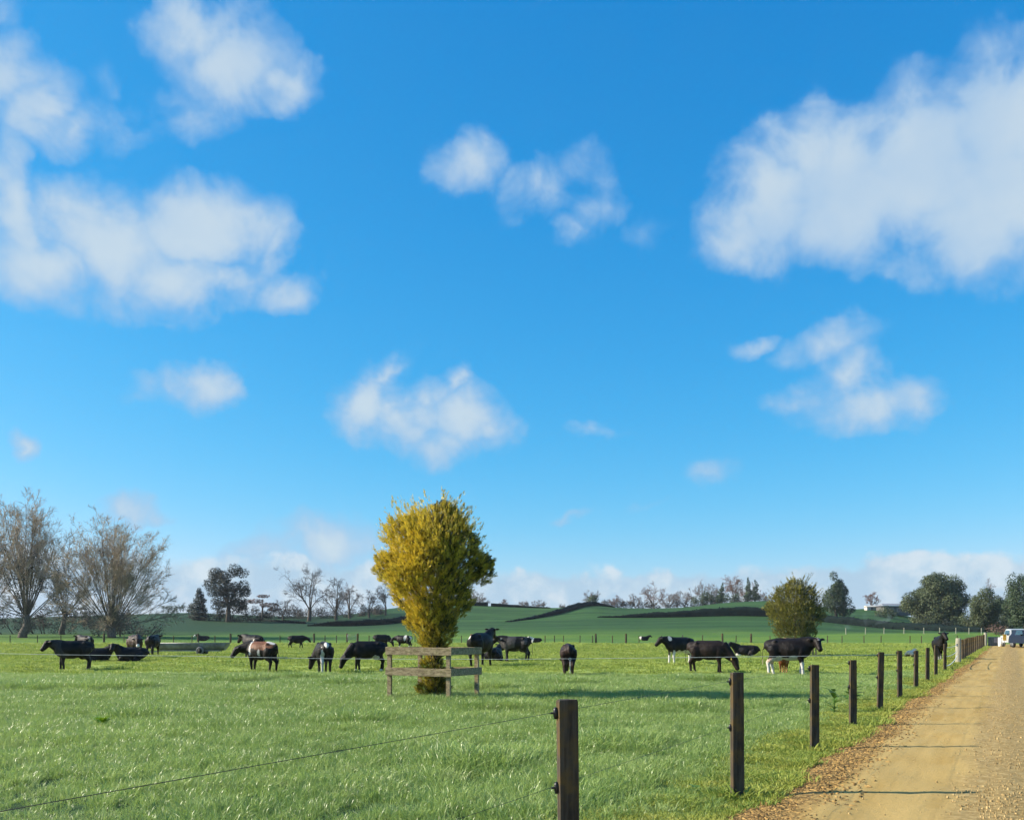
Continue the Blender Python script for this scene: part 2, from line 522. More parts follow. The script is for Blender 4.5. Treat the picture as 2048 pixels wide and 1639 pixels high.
def hgt(X, Y):
    X = np.atleast_1d(np.asarray(X, float)); Y = np.atleast_1d(np.asarray(Y, float))
    X, Y = np.broadcast_arrays(X, Y)
    px = np.clip(CX + FPX * X / np.maximum(Y, 60), -900, 2999)
    ci = (px + 900) / 10.0; c0 = np.clip(np.floor(ci).astype(int), 0, 389); cf = ci - c0
    k = np.clip(np.searchsorted(_ys, Y, side='right') - 1, 0, len(_ys) - 2)
    t = np.clip((Y - _ys[k]) / (_ys[k + 1] - _ys[k]), 0, 1)
    S = lambda kk: _tab[kk, c0] * (1 - cf) + _tab[kk, c0 + 1] * cf
    km, kp = np.maximum(k - 1, 0), np.minimum(k + 2, len(_ys) - 1)
    p0, p1, p2, p3 = S(km), S(k), S(k + 1), S(kp)
    d = _ys[k + 1] - _ys[k]
    m1 = np.where(km == k, 0, (p2 - p0) / np.maximum(_ys[k + 1] - _ys[km], 1)) * d
    m2 = np.where(kp == k + 1, 0, (p3 - p1) / np.maximum(_ys[kp] - _ys[k], 1)) * d
    m1 = np.where(k == 0, 0, m1)
    h = (2 * t**3 - 3 * t**2 + 1) * p1 + (t**3 - 2 * t**2 + t) * m1 + (-2 * t**3 + 3 * t**2) * p2 + (t**3 - t**2) * m2
    und = (vnoise(X + 300, Y, 9.0) - .5) * .10 + (vnoise(X, Y + 90, 3.1) - .5) * .04
    near_f = np.clip((np.abs(X - fence_x(Y)) - 0.4) / 2.0, 0, 1) * np.clip((fence_x(Y) - X) * 5 + 0, 0, 1)
    und = und * near_f * np.clip((Y - 4) / 4, 0, 1)
    return h + und


def g(X, Y): return float(hgt(X, Y)[0])


def terrain_material():
    n = NT('pasture')
    p = n.pos()
    sx = n.N.new('ShaderNodeSeparateXYZ'); n.L.new(p, sx.inputs[0])
    wob = n.noise(p, .09, 3)
    yy = n.math('MULTIPLY_ADD', n.math('SUBTRACT', wob, .5), 10.0, sx.outputs[1])
    f_big, f_mid, f_fine = n.noise(p, .03, 3), n.noise(p, .35, 4), n.noise(p, 3.0, 5, .7)
    soil = n.mix(n.ramp(f_fine, .35, .7), (.030, .060, .018), (.05, .10, .028))
    graze = n.mix(n.ramp(f_mid, .35, .65), (.24, .32, .06), (.33, .385, .075))
    graze = n.mix(n.ramp(f_fine, .45, .75), graze, (.11, .17, .02))
    lush = n.mix(n.ramp(f_big, .4, .6), (.08, .165, .025), (.125, .215, .028))
    lush = n.mix(n.ramp(f_fine, .45, .75, 0, .6), lush, (.06, .115, .03))
    streak = n.noise(n.scaled(p, (.02, .16, .16)), 1.0, 4, .6)
    hill = n.mix(n.ramp(streak, .35, .65), (.016, .054, .014), (.044, .108, .026))
    hill = n.mix(n.ramp(f_mid, .4, .75, 0, .5), hill, (.045, .10, .024))
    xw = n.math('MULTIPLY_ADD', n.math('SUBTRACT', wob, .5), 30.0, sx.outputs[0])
    hill = n.mix(n.ramp(xw, -55, -15, 1, 0), hill, (.015, .050, .018))  # left hillside darkened in the colour, standing for the shade over it
    c = n.mix(n.ramp(yy, 35.2, 36.4), soil, graze)
    c = n.mix(n.ramp(yy, 112, 132), c, lush)
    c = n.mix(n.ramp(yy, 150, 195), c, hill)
    n.base(c, .9, .15)
    n.bump(n.math('ADD', f_fine, n.math('MULTIPLY', f_mid, 2.0)), .6, .08)
    return n.m


def build_ground():
    ys = np.concatenate([np.linspace(-12, 40, 70), np.linspace(41, 120, 60), np.linspace(122, 360, 110), np.geomspace(370, 3900, 26)])
    us = np.linspace(-1, 1, 181)
    V, n_u = [], len(us)
    for y in ys:
        half = max(60, 1.15 * abs(y) + 40) if y < 400 else 1.2 * y + 40
        x = us * half + (0.15 * y if y < 400 else 60)
        z = hgt(x, np.full_like(x, max(y, 0.0)))
        V.append(np.c_[x, np.full_like(x, y), z])
    V = np.concatenate(V)
    i = np.arange(len(ys) - 1)[:, None] * n_u + np.arange(n_u - 1)[None, :]
    F = np.stack([i, i + 1, i + n_u + 1, i + n_u], -1).reshape(-1, 4)
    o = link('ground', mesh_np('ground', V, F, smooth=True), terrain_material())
    tag(o, kind='structure')


build_ground()

ROAD_Z = 0.085
def road_profile(off):
    """height of road and shoulder against distance to the right of the fence line"""
    xs = [-.2, .15, .55, .95, 1.6, 2.3, 2.6, 3.0, 3.6, 4.8, 5.8, 6.6, 7.4]
    zs = [-.03, .01, .05, .085, .080, .095, .105, .090, .080, .09, .06, .01, -.03]
    return np.interp(off, xs, zs)


def build_road():
    n = NT('dirt_road')
    p = n.pos(); sx = n.N.new('ShaderNodeSeparateXYZ'); n.L.new(p, sx.inputs[0])
    off = n.math('SUBTRACT', sx.outputs[0], n.math('MULTIPLY_ADD', sx.outputs[1], FENCEK, FENCE0))
    wob = n.math('MULTIPLY', n.math('SUBTRACT', n.noise(p, .8, 4), .5), .7)
    o2 = n.math('ADD', off, wob)
    # run the grain along the road
    mp = n.N.new('ShaderNodeMapping'); n.L.new(p, mp.inputs['Vector']); mp.inputs['Rotation'].default_value = (0, 0, math.atan(FENCEK))
    along = n.scaled(mp.outputs[0], (3.0, .22, 1))
    f1, f2, f3 = n.noise(along, 1.0, 5, .6), n.noise(p, 14, 6, .7), n.noise(p, .5, 3)
    c = n.mix(n.ramp(f1, .35, .65), (.36, .235, .068), (.47, .325, .112))
    c = n.mix(n.ramp(f3, .4, .65, 0, .7), c, (.41, .29, .105))
    grav = n.mix(n.ramp(f2, .4, .65), (.22, .15, .055), (.44, .32, .14))
    strip = n.math('MULTIPLY', n.ramp(o2, 1.95, 2.35), n.ramp(o2, 3.0, 3.35, 1, 0))
    c = n.mix(n.math('MULTIPLY', strip, .75), c, grav)
    edge = n.ramp(o2, .75, 1.05, 1, 0)
    c = n.mix(edge, c, n.mix(n.ramp(f2, .4, .6), (.12, .075, .025), (.36, .23, .075)))
    c = n.mix(n.ramp(f2, .55, .75, 0, .45), c, (.50, .38, .18))
    n.base(c, .95, .15)
    n.bump(n.math('ADD', f2, n.math('MULTIPLY', f1, 1.5)), .7, .012)
    ys = np.concatenate([np.linspace(-6, 30, 110), np.linspace(31, 112, 80)])
    offs = np.concatenate([np.linspace(-.2, 3.8, 60), np.linspace(4.0, 7.4, 14)])
    Y, O = np.meshgrid(ys, offs, indexing='ij')
    X = fence_x(Y) + O
    rut = (vnoise(X * 6, Y * .9, 1.3) - .5) * .02 + (vnoise(X * 3, Y * 3, .35) - .5) * .012
    Z = road_profile(O) + rut * ((O > .6) & (O < 6))
    V = np.c_[X.ravel(), Y.ravel(), Z.ravel()]
    n_o = len(offs)
    i = np.arange(len(ys) - 1)[:, None] * n_o + np.arange(n_o - 1)[None, :]
    F = np.stack([i, i + 1, i + n_o + 1, i + n_o], -1).reshape(-1, 4)
    tag(link('dirt_road', mesh_np('dirt_road', V, F, smooth=True), n.m), kind='structure')


build_road()


def road_z(X, Y): return road_profile(X - fence_x(Y))


# ------------------------------------------------------------------ grass, litter, gravel
def tuft_mesh(name, nb, rad, h0, h1, w, lean, seed, curl=.5):
    r = np.random.default_rng(seed)
    V, Q, T, tint = [], [], [], []
    for b in range(nb):
        a = r.uniform(0, 2 * math.pi); rr = rad * math.sqrt(r.random())
        bx, by = rr * math.cos(a), rr * math.sin(a)
        h = r.uniform(h0, h1); ld = a + r.normal(0, .9); le = h * r.uniform(.15, lean)
        dx, dy = math.cos(ld) * le + .10 * h, math.sin(ld) * le
        wa = r.uniform(0, 2 * math.pi); wx, wy = math.cos(wa) * w / 2, math.sin(wa) * w / 2
        k = len(V); sh = r.random()
        droop = 1 - curl * (le / h) * .5
        for t, ww, zz in ((0, .8, 0), (.35, 1, .42), (.72, .8, .82)):
            x, y, z = bx + dx * t * t, by + dy * t * t, h * zz * (droop if t > .5 else 1)
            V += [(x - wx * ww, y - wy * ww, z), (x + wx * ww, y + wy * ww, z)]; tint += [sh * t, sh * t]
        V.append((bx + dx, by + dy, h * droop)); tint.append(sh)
        Q += [(k, k + 1, k + 3, k + 2), (k + 2, k + 3, k + 5, k + 4)]; T.append((k + 4, k + 5, k + 6))
    return mesh_np(name, np.array(V), [np.array(Q), np.array(T)], tint=np.array(tint))


def scatter(name, pts, rotv, scl, meshes, mat, label, cat):
    """one sheet of grass: tufts set on given points by geometry nodes"""
    me = bpy.data.meshes.new(name)
    me.vertices.add(len(pts)); me.vertices.foreach_set('co', np.asarray(pts, np.float32).ravel())
    a = me.attributes.new('rotv', 'FLOAT_VECTOR', 'POINT'); a.data.foreach_set('vector', np.asarray(rotv, np.float32).ravel())
    a = me.attributes.new('sclv', 'FLOAT_VECTOR', 'POINT'); a.data.foreach_set('vector', np.asarray(scl, np.float32).ravel())
    a = me.attributes.new('pick', 'INT', 'POINT'); a.data.foreach_set('value', rng.integers(0, len(meshes), len(pts)).astype(np.int32))
    o = link(name, me, mat)
    col = bpy.data.collections.new(name + '_tufts')
    for m_ in meshes:
        m_.materials.clear(); m_.materials.append(mat)
        col.objects.link(bpy.data.objects.new('tuft', m_))
    ng = bpy.data.node_groups.new(name, 'GeometryNodeTree')
    ng.interface.new_socket('Geometry', in_out='INPUT', socket_type='NodeSocketGeometry')
    ng.interface.new_socket('Geometry', in_out='OUTPUT', socket_type='NodeSocketGeometry')
    gi, go = ng.nodes.new('NodeGroupInput'), ng.nodes.new('NodeGroupOutput')
    ci = ng.nodes.new('GeometryNodeCollectionInfo')
    ci.inputs['Collection'].default_value = col
    ci.inputs['Separate Children'].default_value = True; ci.inputs['Reset Children'].default_value = True
    ip = ng.nodes.new('GeometryNodeInstanceOnPoints')
    ip.inputs['Pick Instance'].default_value = True
    def named(nm, ty):
        k = ng.nodes.new('GeometryNodeInputNamedAttribute'); k.data_type = ty; k.inputs['Name'].default_value = nm
        return [s for s in k.outputs if s.enabled][0]
    L = ng.links
    L.new(gi.outputs[0], ip.inputs['Points']); L.new(ci.outputs[0], ip.inputs['Instance'])
    L.new(named('pick', 'INT'), ip.inputs['Instance Index'])
    e2r = ng.nodes.new('FunctionNodeEulerToRotation'); L.new(named('rotv', 'FLOAT_VECTOR'), e2r.inputs[0])
    L.new(e2r.outputs[0], ip.inputs['Rotation']); L.new(named('sclv', 'FLOAT_VECTOR'), ip.inputs['Scale'])
    L.new(ip.outputs[0], go.inputs[0])
    md = o.modifiers.new('scatter', 'NODES'); md.node_group = ng
    return tag(o, label, cat, kind='stuff')


def field_points(y0, y1, dens_near, dens_far, margin=.06):
    """random points on the trapezoid of ground that the lens and its neighbourhood see"""
    n = int((1.25 * (y1**2 - y0**2) / 2 + 6 * (y1 - y0)) * dens_near)
    Y = np.sqrt(rng.uniform(y0**2, y1**2, n))
    X = rng.uniform(-1, 1, n) * (.60 * Y + 2.5) + .02 * Y
    keep = rng.random(n) < np.interp(Y, [y0, y1], [1, dens_far / dens_near])
    return X[keep], Y[keep]


def build_grass():
    tall = [tuft_mesh('tall_tuft', 46, .15, .06, .165, .0062, 1.15, 20 + i) for i in range(5)]
    X, Y = field_points(6.8, 36.2, 76, 34)
    off = X - fence_x(Y)
    wob = (vnoise(X, Y, .7) - .5) * .5
    keep = (off < -.05 + wob * .8) & (Y < 35.6 + (vnoise(X, Y, 2.2) - .5) * 1.6)
    X, Y, off = X[keep], Y[keep], off[keep]
    Z = hgt(X, Y)
    clump = .6 * vnoise(X + 50, Y, 1.1) + .4 * vnoise(X, Y + 40, .45)
    s = .5 + .95 * clump + .35 * (vnoise(X, Y, 4.5) - .5) + .8 * np.clip((vnoise(X + 9, Y + 3, 2.1) - .74) / .1, 0, 1)
    s *= np.interp(off, [-1.6, -.1], [1, .5])
    s *= np.interp(Y, [7, 36], [.95, 1.05])
    yaw = rng.uniform(-1.2, 1.2, len(X)) + (vnoise(X, Y, 1.7) - .5) * 5
    tl = rng.normal(0, .12, (len(X), 2))
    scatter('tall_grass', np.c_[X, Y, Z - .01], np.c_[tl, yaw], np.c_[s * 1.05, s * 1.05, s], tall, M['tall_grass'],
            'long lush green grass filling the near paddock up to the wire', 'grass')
    short = [tuft_mesh('short_tuft', 26, .22, .035, .10, .016, 1.3, 40 + i, .3) for i in range(4)]
    X, Y = field_points(34.6, 118, 11, 3.2)
    off = X - fence_x(Y)
    keep = (off < .15) & (Y > 35.2 + (vnoise(X, Y, 2.2) - .5) * 1.6)
    X, Y = X[keep], Y[keep]
    keep = vnoise(X, Y, 1.6) + .35 * rng.random(len(X)) > .42
    X, Y = X[keep], Y[keep]
    s = (.45 + 1.7 * vnoise(X, Y + 7, .9) ** 2.2) * np.interp(Y, [36, 118], [1.0, 1.9])
    scatter('grazed_grass', np.c_[X, Y, hgt(X, Y) - .005], np.c_[np.zeros((len(X), 2)), rng.uniform(0, 6.28, len(X))],
            np.c_[s * 1.2, s * 1.2, s], short, M['graze_grass'], 'short yellowish grazed grass where the cattle stand', 'grass')
    vt = [tuft_mesh('verge_tuft', 22, .10, .03, .09, .010, 1.2, 60 + i, .3) for i in range(4)]
    n = 16000
    Y = 6 + 90 * rng.random(n) ** 1.9
    off = rng.normal(-.30, .34, n)
    X = fence_x(Y) + off
    keep = (off < .38 + (vnoise(X, Y, .5) - .5) * .6) & (off > -1.5)
    X, Y, off = X[keep], Y[keep], off[keep]
    py_ = np.repeat([5.75, 9.3, 12.95, 16.1, 19.4, 22.9, 26.8, 30.5, 33.9, 38.6, 48.2], 9)
    pa_ = rng.uniform(0, 6.28, len(py_)); pr_ = rng.uniform(.07, .17, len(py_))
    X = np.r_[X, fence_x(py_) + np.cos(pa_) * pr_]; Y = np.r_[Y, py_ + np.sin(pa_) * pr_]; off = X - fence_x(Y)
    s = (.5 + .8 * vnoise(X, Y, .5)) * np.interp(Y, [8, 60], [1, 1.8]); s[-len(py_):] = rng.uniform(.9, 2.0, len(py_))
    Z = np.maximum(hgt(X, Y), road_z(X, Y) * (off > -.2))
    scatter('verge_grass', np.c_[X, Y, Z - .005], np.c_[np.zeros((len(X), 2)), rng.uniform(0, 6.28, len(X))], np.c_[s, s, s],
            vt, M['verge_grass'], 'low yellow green grass and weeds under the roadside fence', 'grass')


build_grass()


def chips(name, n, yfun, offfun, size, mats, label, cat, flat=.25, zoff=0.0):
    """loose pieces lying on the shoulder or road, joined into one sheet"""
    Y = yfun(n); off = offfun(n, Y); X = fence_x(Y) + off
    Z = np.maximum(road_z(X, Y), 0.0) + zoff
    base = np.array([(-1, -1, -1), (1, -1, -1), (1, 1, -1), (-1, 1, -1), (-.7, -.6, 1), (.6, -.7, 1), (.7, .6, 1), (-.6, .7, 1)], float)
    faces = np.array([(4, 5, 6, 7), (0, 1, 5, 4), (1, 2, 6, 5), (2, 3, 7, 6), (3, 0, 4, 7)])
    sc_ = size(n)
    yaw = rng.uniform(0, math.pi * 2, n); ca, sa = np.cos(yaw), np.sin(yaw)
    tilt = rng.normal(0, .22, n)
    B = base[None] * sc_[:, None, :] * (1 + rng.normal(0, .15, (n, 8, 1)))
    zt = B[:, :, 2] + B[:, :, 0] * np.sin(tilt)[:, None]
    V = np.stack([B[:, :, 0] * ca[:, None] - B[:, :, 1] * sa[:, None] + X[:, None], B[:, :, 0] * sa[:, None] + B[:, :, 1] * ca[:, None] + Y[:, None],
                  zt + Z[:, None] + sc_[:, 2:3] * .5], -1).reshape(-1, 3)
    F = (faces[None] + (np.arange(n) * 8)[:, None, None]).reshape(-1, 4)
    tint = np.repeat(rng.random(n), 8)
    o = link(name, mesh_np(name, V, F, tint=tint), mats)
    return tag(o, label, cat, kind='stuff')


M['litter'] = leaf_mat('litter', (.09, .052, .018), (.46, .29, .095), .85, .1)
M['gravel'] = leaf_mat('gravel', (.20, .135, .05), (.47, .34, .15), .9, .0)
chips('bark_litter', 20000, lambda n: 6.2 + 70 * rng.random(n) ** 2.4, lambda n, Y: np.clip(rng.normal(.52, .27, n), -.15, 1.25),
      lambda n: np.c_[rng.uniform(.010, .036, n), rng.uniform(.003, .008, n), rng.uniform(.002, .006, n)], M['litter'],
      'orange brown bark and dead leaf litter along the fence', 'litter')
chips('loose_gravel', 11000, lambda n: 6.2 + 80 * rng.random(n) ** 2.4,
      lambda n, Y: np.where(rng.random(n) < .86, rng.normal(2.62, .27, n), rng.uniform(1.0, 6.0, n)),
      lambda n: np.repeat(rng.gamma(1.6, .0016, n)[:, None] + .0025, 3, 1) * rng.uniform(.6, 1.2, (n, 3)), M['gravel'],
      'pale loose gravel ridge between the wheel tracks', 'gravel')

# ------------------------------------------------------------------ fences
def post_mesh(h, r, seed, flat=True, sides=10, lean=(0, 0)):
    """round or half-round timber post, flat face towards -Y of its own axes"""
    rr = np.random.default_rng(seed)
    prof = []
    for k in range(sides):
        a = 2 * math.pi * k / sides
        x, y = math.cos(a) * r, math.sin(a) * r
        if flat: y = max(y, -r * .30)
        prof.append((x * (1 + rr.normal(0, .03)), y * (1 + rr.normal(0, .03))))
    m_ = MB(); zs = [-.25, 0, h * .35, h * .7, h - .012, h]
    V, F = [], []
    for i, z in enumerate(zs):
        k = 1.04 - .05 * i / 5 - (.06 if i == 5 else 0)
        V += [(x * k + lean[0] * z + rr.normal(0, .0012), y * k + lean[1] * z, z) for x, y in prof]
    nn = len(prof)
    for i in range(len(zs) - 1):
        for k in range(nn):
            j = (k + 1) % nn; F.append((i * nn + k, i * nn + j, (i + 1) * nn + j, (i + 1) * nn + k))
    F.append(tuple((len(zs) - 1) * nn + k for k in range(nn)))
    return m_.add(V, F).mesh('post')


def wire_mesh(pts, r, n=4):
    return MB().tube(pts, [r] * len(pts), n).mesh('wire')


def build_road_fence():
    fn = empty('roadside_fence', (fence_x(9.3), 9.3, 0))
    tag(fn, 'brown timber post and wire fence running beside the dirt road', 'fence')
    inv = fn.location
    ins = MB().tube([(0, 0, -.035), (0, 0, -.01), (0, 0, .02), (0, 0, .035)], [.010, .016, .016, .010], 6)
    ins.box((0, -.022, 0), (.014, .02, .012)); ins_me = ins.mesh('insulator')
    ins_me.materials.append(M['black_plastic'])
    ys = [2.2, 5.75, 9.3, 12.95, 16.1, 19.4, 22.9, 26.8, 30.5, 33.9, 38.6]
    tops = [1.235, 1.235, 1.244, 1.19, 1.16, 1.22, 1.18, 1.10, 1.12, 1.15, 1.14]
    leans = [(0, 0), (-.012, 0), (-.006, 0), (-.004, 0), (.0, 0), (.022, 0), (-.008, 0), (.008, 0), (.004, 0), (.006, 0), (.0, 0)]
    for i, (y, h, l) in enumerate(zip(ys, tops, leans)):
        x = fence_x(y); z = g(x, y)
        p = link('post', post_mesh(h, .068 if i < 3 else .064, 100 + i, True, 12, l), M['post_wood'], fn, (x - inv.x, y - inv.y, z))
        p.rotation_euler = (0, 0, R(14 + rng.uniform(-6, 6)))
        if i < 8:
            for hz in (1.155, .705):
                k = link('insulator', ins_me, None, p, (-.072 + l[0] * hz, .012, min(hz, h - .05) if hz > 1 else hz))
                k.rotation_euler = (0, 0, R(-90))
    for hz in (1.155, .705):
        pts = []
        for i, y in enumerate(ys):
            d = min(hz, tops[i] - .05) if hz > 1 else hz
            pts.append((fence_x(y) - inv.x - .095, y - inv.y + .02, d))
        link('wire', wire_mesh(pts, .0014), M['wire'], fn)
    # far run beyond the gap
    fr = empty('far_roadside_fence', (fence_x(52.6), 52.6, 0))
    tag(fr, 'distant stretch of close set timber posts beyond the white rope gate', 'fence')
    inv2 = fr.location
    ys2 = [52.6, 55.0, 57.6, 60.3, 63.6, 67.2, 71.2, 76, 80.5, 85, 89.5, 94]
    for i, y in enumerate(ys2):
        x = fence_x(y)
        p = link('post', post_mesh(1.18 + rng.uniform(-.03, .06) + (y - 50) * .002, .085, 130 + i, False, 8, (rng.normal(0, .012), 0)), M['post_wood'], fr, (x - inv2.x, y - inv2.y, 0))
    link('wire', wire_mesh([(fence_x(y) - inv2.x - .09, y - inv2.y, 1.05) for y in ys2], .003), M['wire'], fr)
    gp = empty('gate_post', (fence_x(48.2), 48.2, 0))
    tag(gp, 'thick pale weathered strainer post at the rope gate', 'post')
    link('shaft', post_mesh(1.28, .135, 150, False, 12, (.01, 0)), M['pale_post'], gp)
    link('staple_plate', MB().box((-.11, -.08, .95), (.05, .05, .12), bevel=.008).mesh(), M['galv'], gp)
    ep = empty('pale_end_post', (fence_x(100), 100, 0))
    tag(ep, 'pale grey post ending the far fence by the grey gate', 'post')
    link('shaft', post_mesh(1.45, .16, 151, False, 10), M['pale_post'], ep)
    link('cap', MB().tube([(0, 0, 1.45), (0, 0, 1.49)], [.17, .16], 10).mesh(), M['galv'], ep)
    bg_ = empty('rope_gate', (fence_x(43.4), 43.4, 0))
    tag(bg_, 'three sagging white ropes closing the gap in the roadside fence', 'gate')
    for z0, z1, sag, r in ((.98, .95, .05, .010), (.62, .66, .09, .013), (.22, .42, .14, .018)):
        pts = []
        for k in range(13):
            t = k / 12; y = 38.75 + (48.05 - 38.75) * t
            pts.append((fence_x(y) - .02 - bg_.location.x, y - bg_.location.y, z0 + (z1 - z0) * t - sag * 4 * t * (1 - t)))
        link('rope', MB().tube(pts, [r] * 13, 6).mesh(), M['white_plastic'], bg_)


build_road_fence()


def build_tape_fence():
    e = empty('electric_tape_fence', (X_at(1140, 35), 35, g(X_at(1140, 35), 35)))
    tag(e, 'thin white electric tape and standard dividing long grass from grazed paddock', 'fence')
    ax, ay, az = e.location
    rows = [(-260, 1304), (0, 1306), (120, 1308.5), (360, 1311), (480, 1313), (640, 1316), (760, 1317), (1000, 1317.5), (1140, 1316.5), (1380, 1314), (1620, 1311), (1790, 1308)]
    pts = [(X_at(px, 35) - ax, 0, Z_at(py, 35) - az) for px, py in rows]
    link('tape', MB().tube(pts, [.0065] * len(pts), 5).mesh(), M['tape'], e)
    m_ = MB().tube([(0, 0, -.05), (.005, 0, .3), (0, 0, .62)], [.012, .011, .011], 6)
    link('standard', m_.mesh(), M['white_plastic'], e)
    link('pigtail', MB().tube([(.045 * math.cos(a), 0, .645 + .035 * math.sin(a)) for a in np.linspace(-1.5, 4.2, 12)], [.012] * 12, 6).mesh(), M['white_plastic'], e)


build_tape_fence()


def build_far_fences():
    # paddock fence at the foot of the hills, with a metal gate in it
    px_big = [208, 396, 461, 628, 1445, 1502, 1192, 1252]
    px_small = [-60, 20, 75, 122, 160, 248, 300, 347, 384, 430, 478, 520, 560, 590, 650, 673, 738, 775, 830, 880, 923, 965, 1010, 1052, 1090, 1109, 1127, 1160, 1185, 1225, 1278, 1324, 1365, 1405, 1472, 1540, 1580, 1620, 1655, 1684, 1728, 1762, 1820, 1843, 1885, 1915]
    e = empty('paddock_fence', (X_at(800, 126), 126, g(X_at(800, 126), 126)))
    tag(e, 'dark thin post and wire fence along the foot of the hills', 'fence')
    ax, ay, az = e.location
    big, small = post_mesh(1.22, .13, 160, False, 8), post_mesh(.95, .06, 161, False, 6)
    for me in (big, small): me.materials.append(M['post_wood'])
    items = sorted([(p, big) for p in px_big + [694, 715]] + [(p, small) for p in px_small])
    top = []
    for px, me in items:
        Y = 126 + 1.5 * math.sin(px * .01); X = X_at(px, Y); z = g(X, Y)
        o = link('post', me, None, e, (X - ax, Y - ay, z - az), (0, rng.normal(0, .03), rng.uniform(0, 6)))
        top.append((X - ax, Y - ay, z - az + .82))
    for dz in (0, -.42):
        link('wire', wire_mesh([(a, b, c + dz) for a, b, c in top], .007, 3), M['wire'], e)
    gx0, gx1 = X_at(695, 126), X_at(714, 126)
    gt = empty('field_gate', ((gx0 + gx1) / 2, 125.6, g(gx0, 126)))
    tag(gt, 'small grey metal gate in the fence below the bare trees', 'gate')
    w = (gx1 - gx0) / 2 - .08
    for z in (.25, .45, .65, .85, 1.05): link('bar', MB().tube([(-w, 0, z), (w, 0, z)], [.028] * 2, 6).mesh(), M['galv'], gt)
    for s in (-1, 1): link('upright', MB().tube([(s * w, 0, .2), (s * w, 0, 1.1)], [.035] * 2, 6).mesh(), M['galv'], gt)
    link('brace', MB().tube([(-w, .03, .25), (w, .03, 1.05)], [.02] * 2, 6).mesh(), M['galv'], gt)
    # pale posts on the bank to the right
    e2 = empty('pale_post_fence', (X_at(1800, 152), 152, g(X_at(1800, 152), 152)))
    tag(e2, 'thin pale posts on the green bank right of the golden bush', 'fence')
    pm = post_mesh(1.0, .07, 170, False, 6); pm.materials.append(M['pale_post'])
    tops = []
    for px in (1692, 1731, 1768, 1808, 1848, 1880, 1912, 1938, 1963):
        X = X_at(px, 152); z = g(X, 152)
        link('post', pm, None, e2, (X - e2.location.x, 0, z - e2.location.z), (0, rng.normal(0, .03), 0)); tops.append((X - e2.location.x, 0, z - e2.location.z + .85))
    link('wire', wire_mesh(tops, .006, 3), M['wire'], e2)


build_far_fences()

# ------------------------------------------------------------------ tree guards
def tree_guard(name, FR, vf, vr, h_top, label):
    """four posts and two tiers of boards; FR front right corner, vf edge to the left, vr edge going back"""
    e = empty(name, (FR[0], FR[1], g(*FR)))
    tag(e, label, 'tree guard', 'timber guards round the golden trees')
    vf, vr = Vector((*vf, 0)), Vector((*vr, 0))
    cs = [Vector((0, 0, 0)), vf, vf + vr, vr]
    ang = math.atan2(-vf.y, -vf.x)
    for c in cs:
        link('post', MB().box((c.x, c.y, h_top / 2 - .16), (.095, .085, h_top + .28), rz=ang, bevel=.006).mesh(), M['rail_wood'], e)
    nf = Vector((vf.y, -vf.x, 0)).normalized()
    if nf.y > 0: nf = -nf
    nr = -nf.cross(Vector((0, 0, 1))); nr = vr.normalized(); nr = Vector((nr.y, -nr.x, 0))
    uf, ur = vf.normalized(), vr.normalized()
    for z, w in ((h_top - .06, .185), (h_top - .56, .185)):
        for base, dirn, L_, nrm in ((cs[0], uf, vf.length, nf), (cs[3], uf, vf.length, -nf)):
            a = base + nrm * .068 - dirn * .10; b = base + nrm * .068 + dirn * (L_ + .07)
            link('rail', MB().beam((a.x, a.y, z + rng.normal(0, .006)), (b.x, b.y, z + rng.normal(0, .012)), .045, w, .006).mesh(), M['rail_wood'], e)
        for base, dirn, L_, nrm in ((cs[0], ur, vr.length, nr), (cs[1], ur, vr.length, -nr)):
            a = base + nrm * .072 - dirn * .03; b = base + nrm * .072 + dirn * (L_ + .09)
            link('rail', MB().beam((a.x, a.y, z + .02 + rng.normal(0, .006)), (b.x, b.y, z + rng.normal(0, .012)), .045, w * .93, .006).mesh(), M['rail_wood'], e)
    return e


TY = 22.6
guard_fr = (X_at(897, 22.3), 22.3)
tree_guard('tree_guard', guard_fr, (-1.44, .46), (.62, 1.15), 1.22, 'square weathered timber guard round the near golden tree')
tree_guard('tree_guard', (X_at(1632, 62), 62), (-1.85, .15), (.3, 1.6), 1.22, 'brown timber guard round the farther golden tree behind a cow')


# ------------------------------------------------------------------ trees
def seg_mesh(name, A, B, r0, r1, tint=None, sides=3):
    A, B = np.asarray(A, float), np.asarray(B, float); r0, r1 = np.asarray(r0, float), np.asarray(r1, float)
    d = B - A; L_ = np.linalg.norm(d, axis=1, keepdims=True); d = d / np.maximum(L_, 1e-6)
    ref = np.where(np.abs(d[:, 2:3]) > .9, [[1., 0, 0]], [[0, 0, 1.]])
    u = np.cross(d, ref); u /= np.maximum(np.linalg.norm(u, axis=1, keepdims=True), 1e-6); v = np.cross(d, u)
    n_ = len(A); V = np.zeros((n_, 2 * sides, 3))
    for k in range(sides):
        a = 2 * math.pi * k / sides; o = u * math.cos(a) + v * math.sin(a)
        V[:, k] = A + o * r0[:, None]; V[:, sides + k] = B + o * r1[:, None]
    f = np.array([(k, (k + 1) % sides, sides + (k + 1) % sides, sides + k) for k in range(sides)])
    F = (f[None] + (np.arange(n_) * 2 * sides)[:, None, None]).reshape(-1, 4)
    t = np.repeat(tint if tint is not None else rng.random(n_), 2 * sides)
    return mesh_np(name, V.reshape(-1, 3), F, smooth=sides > 4, tint=t)


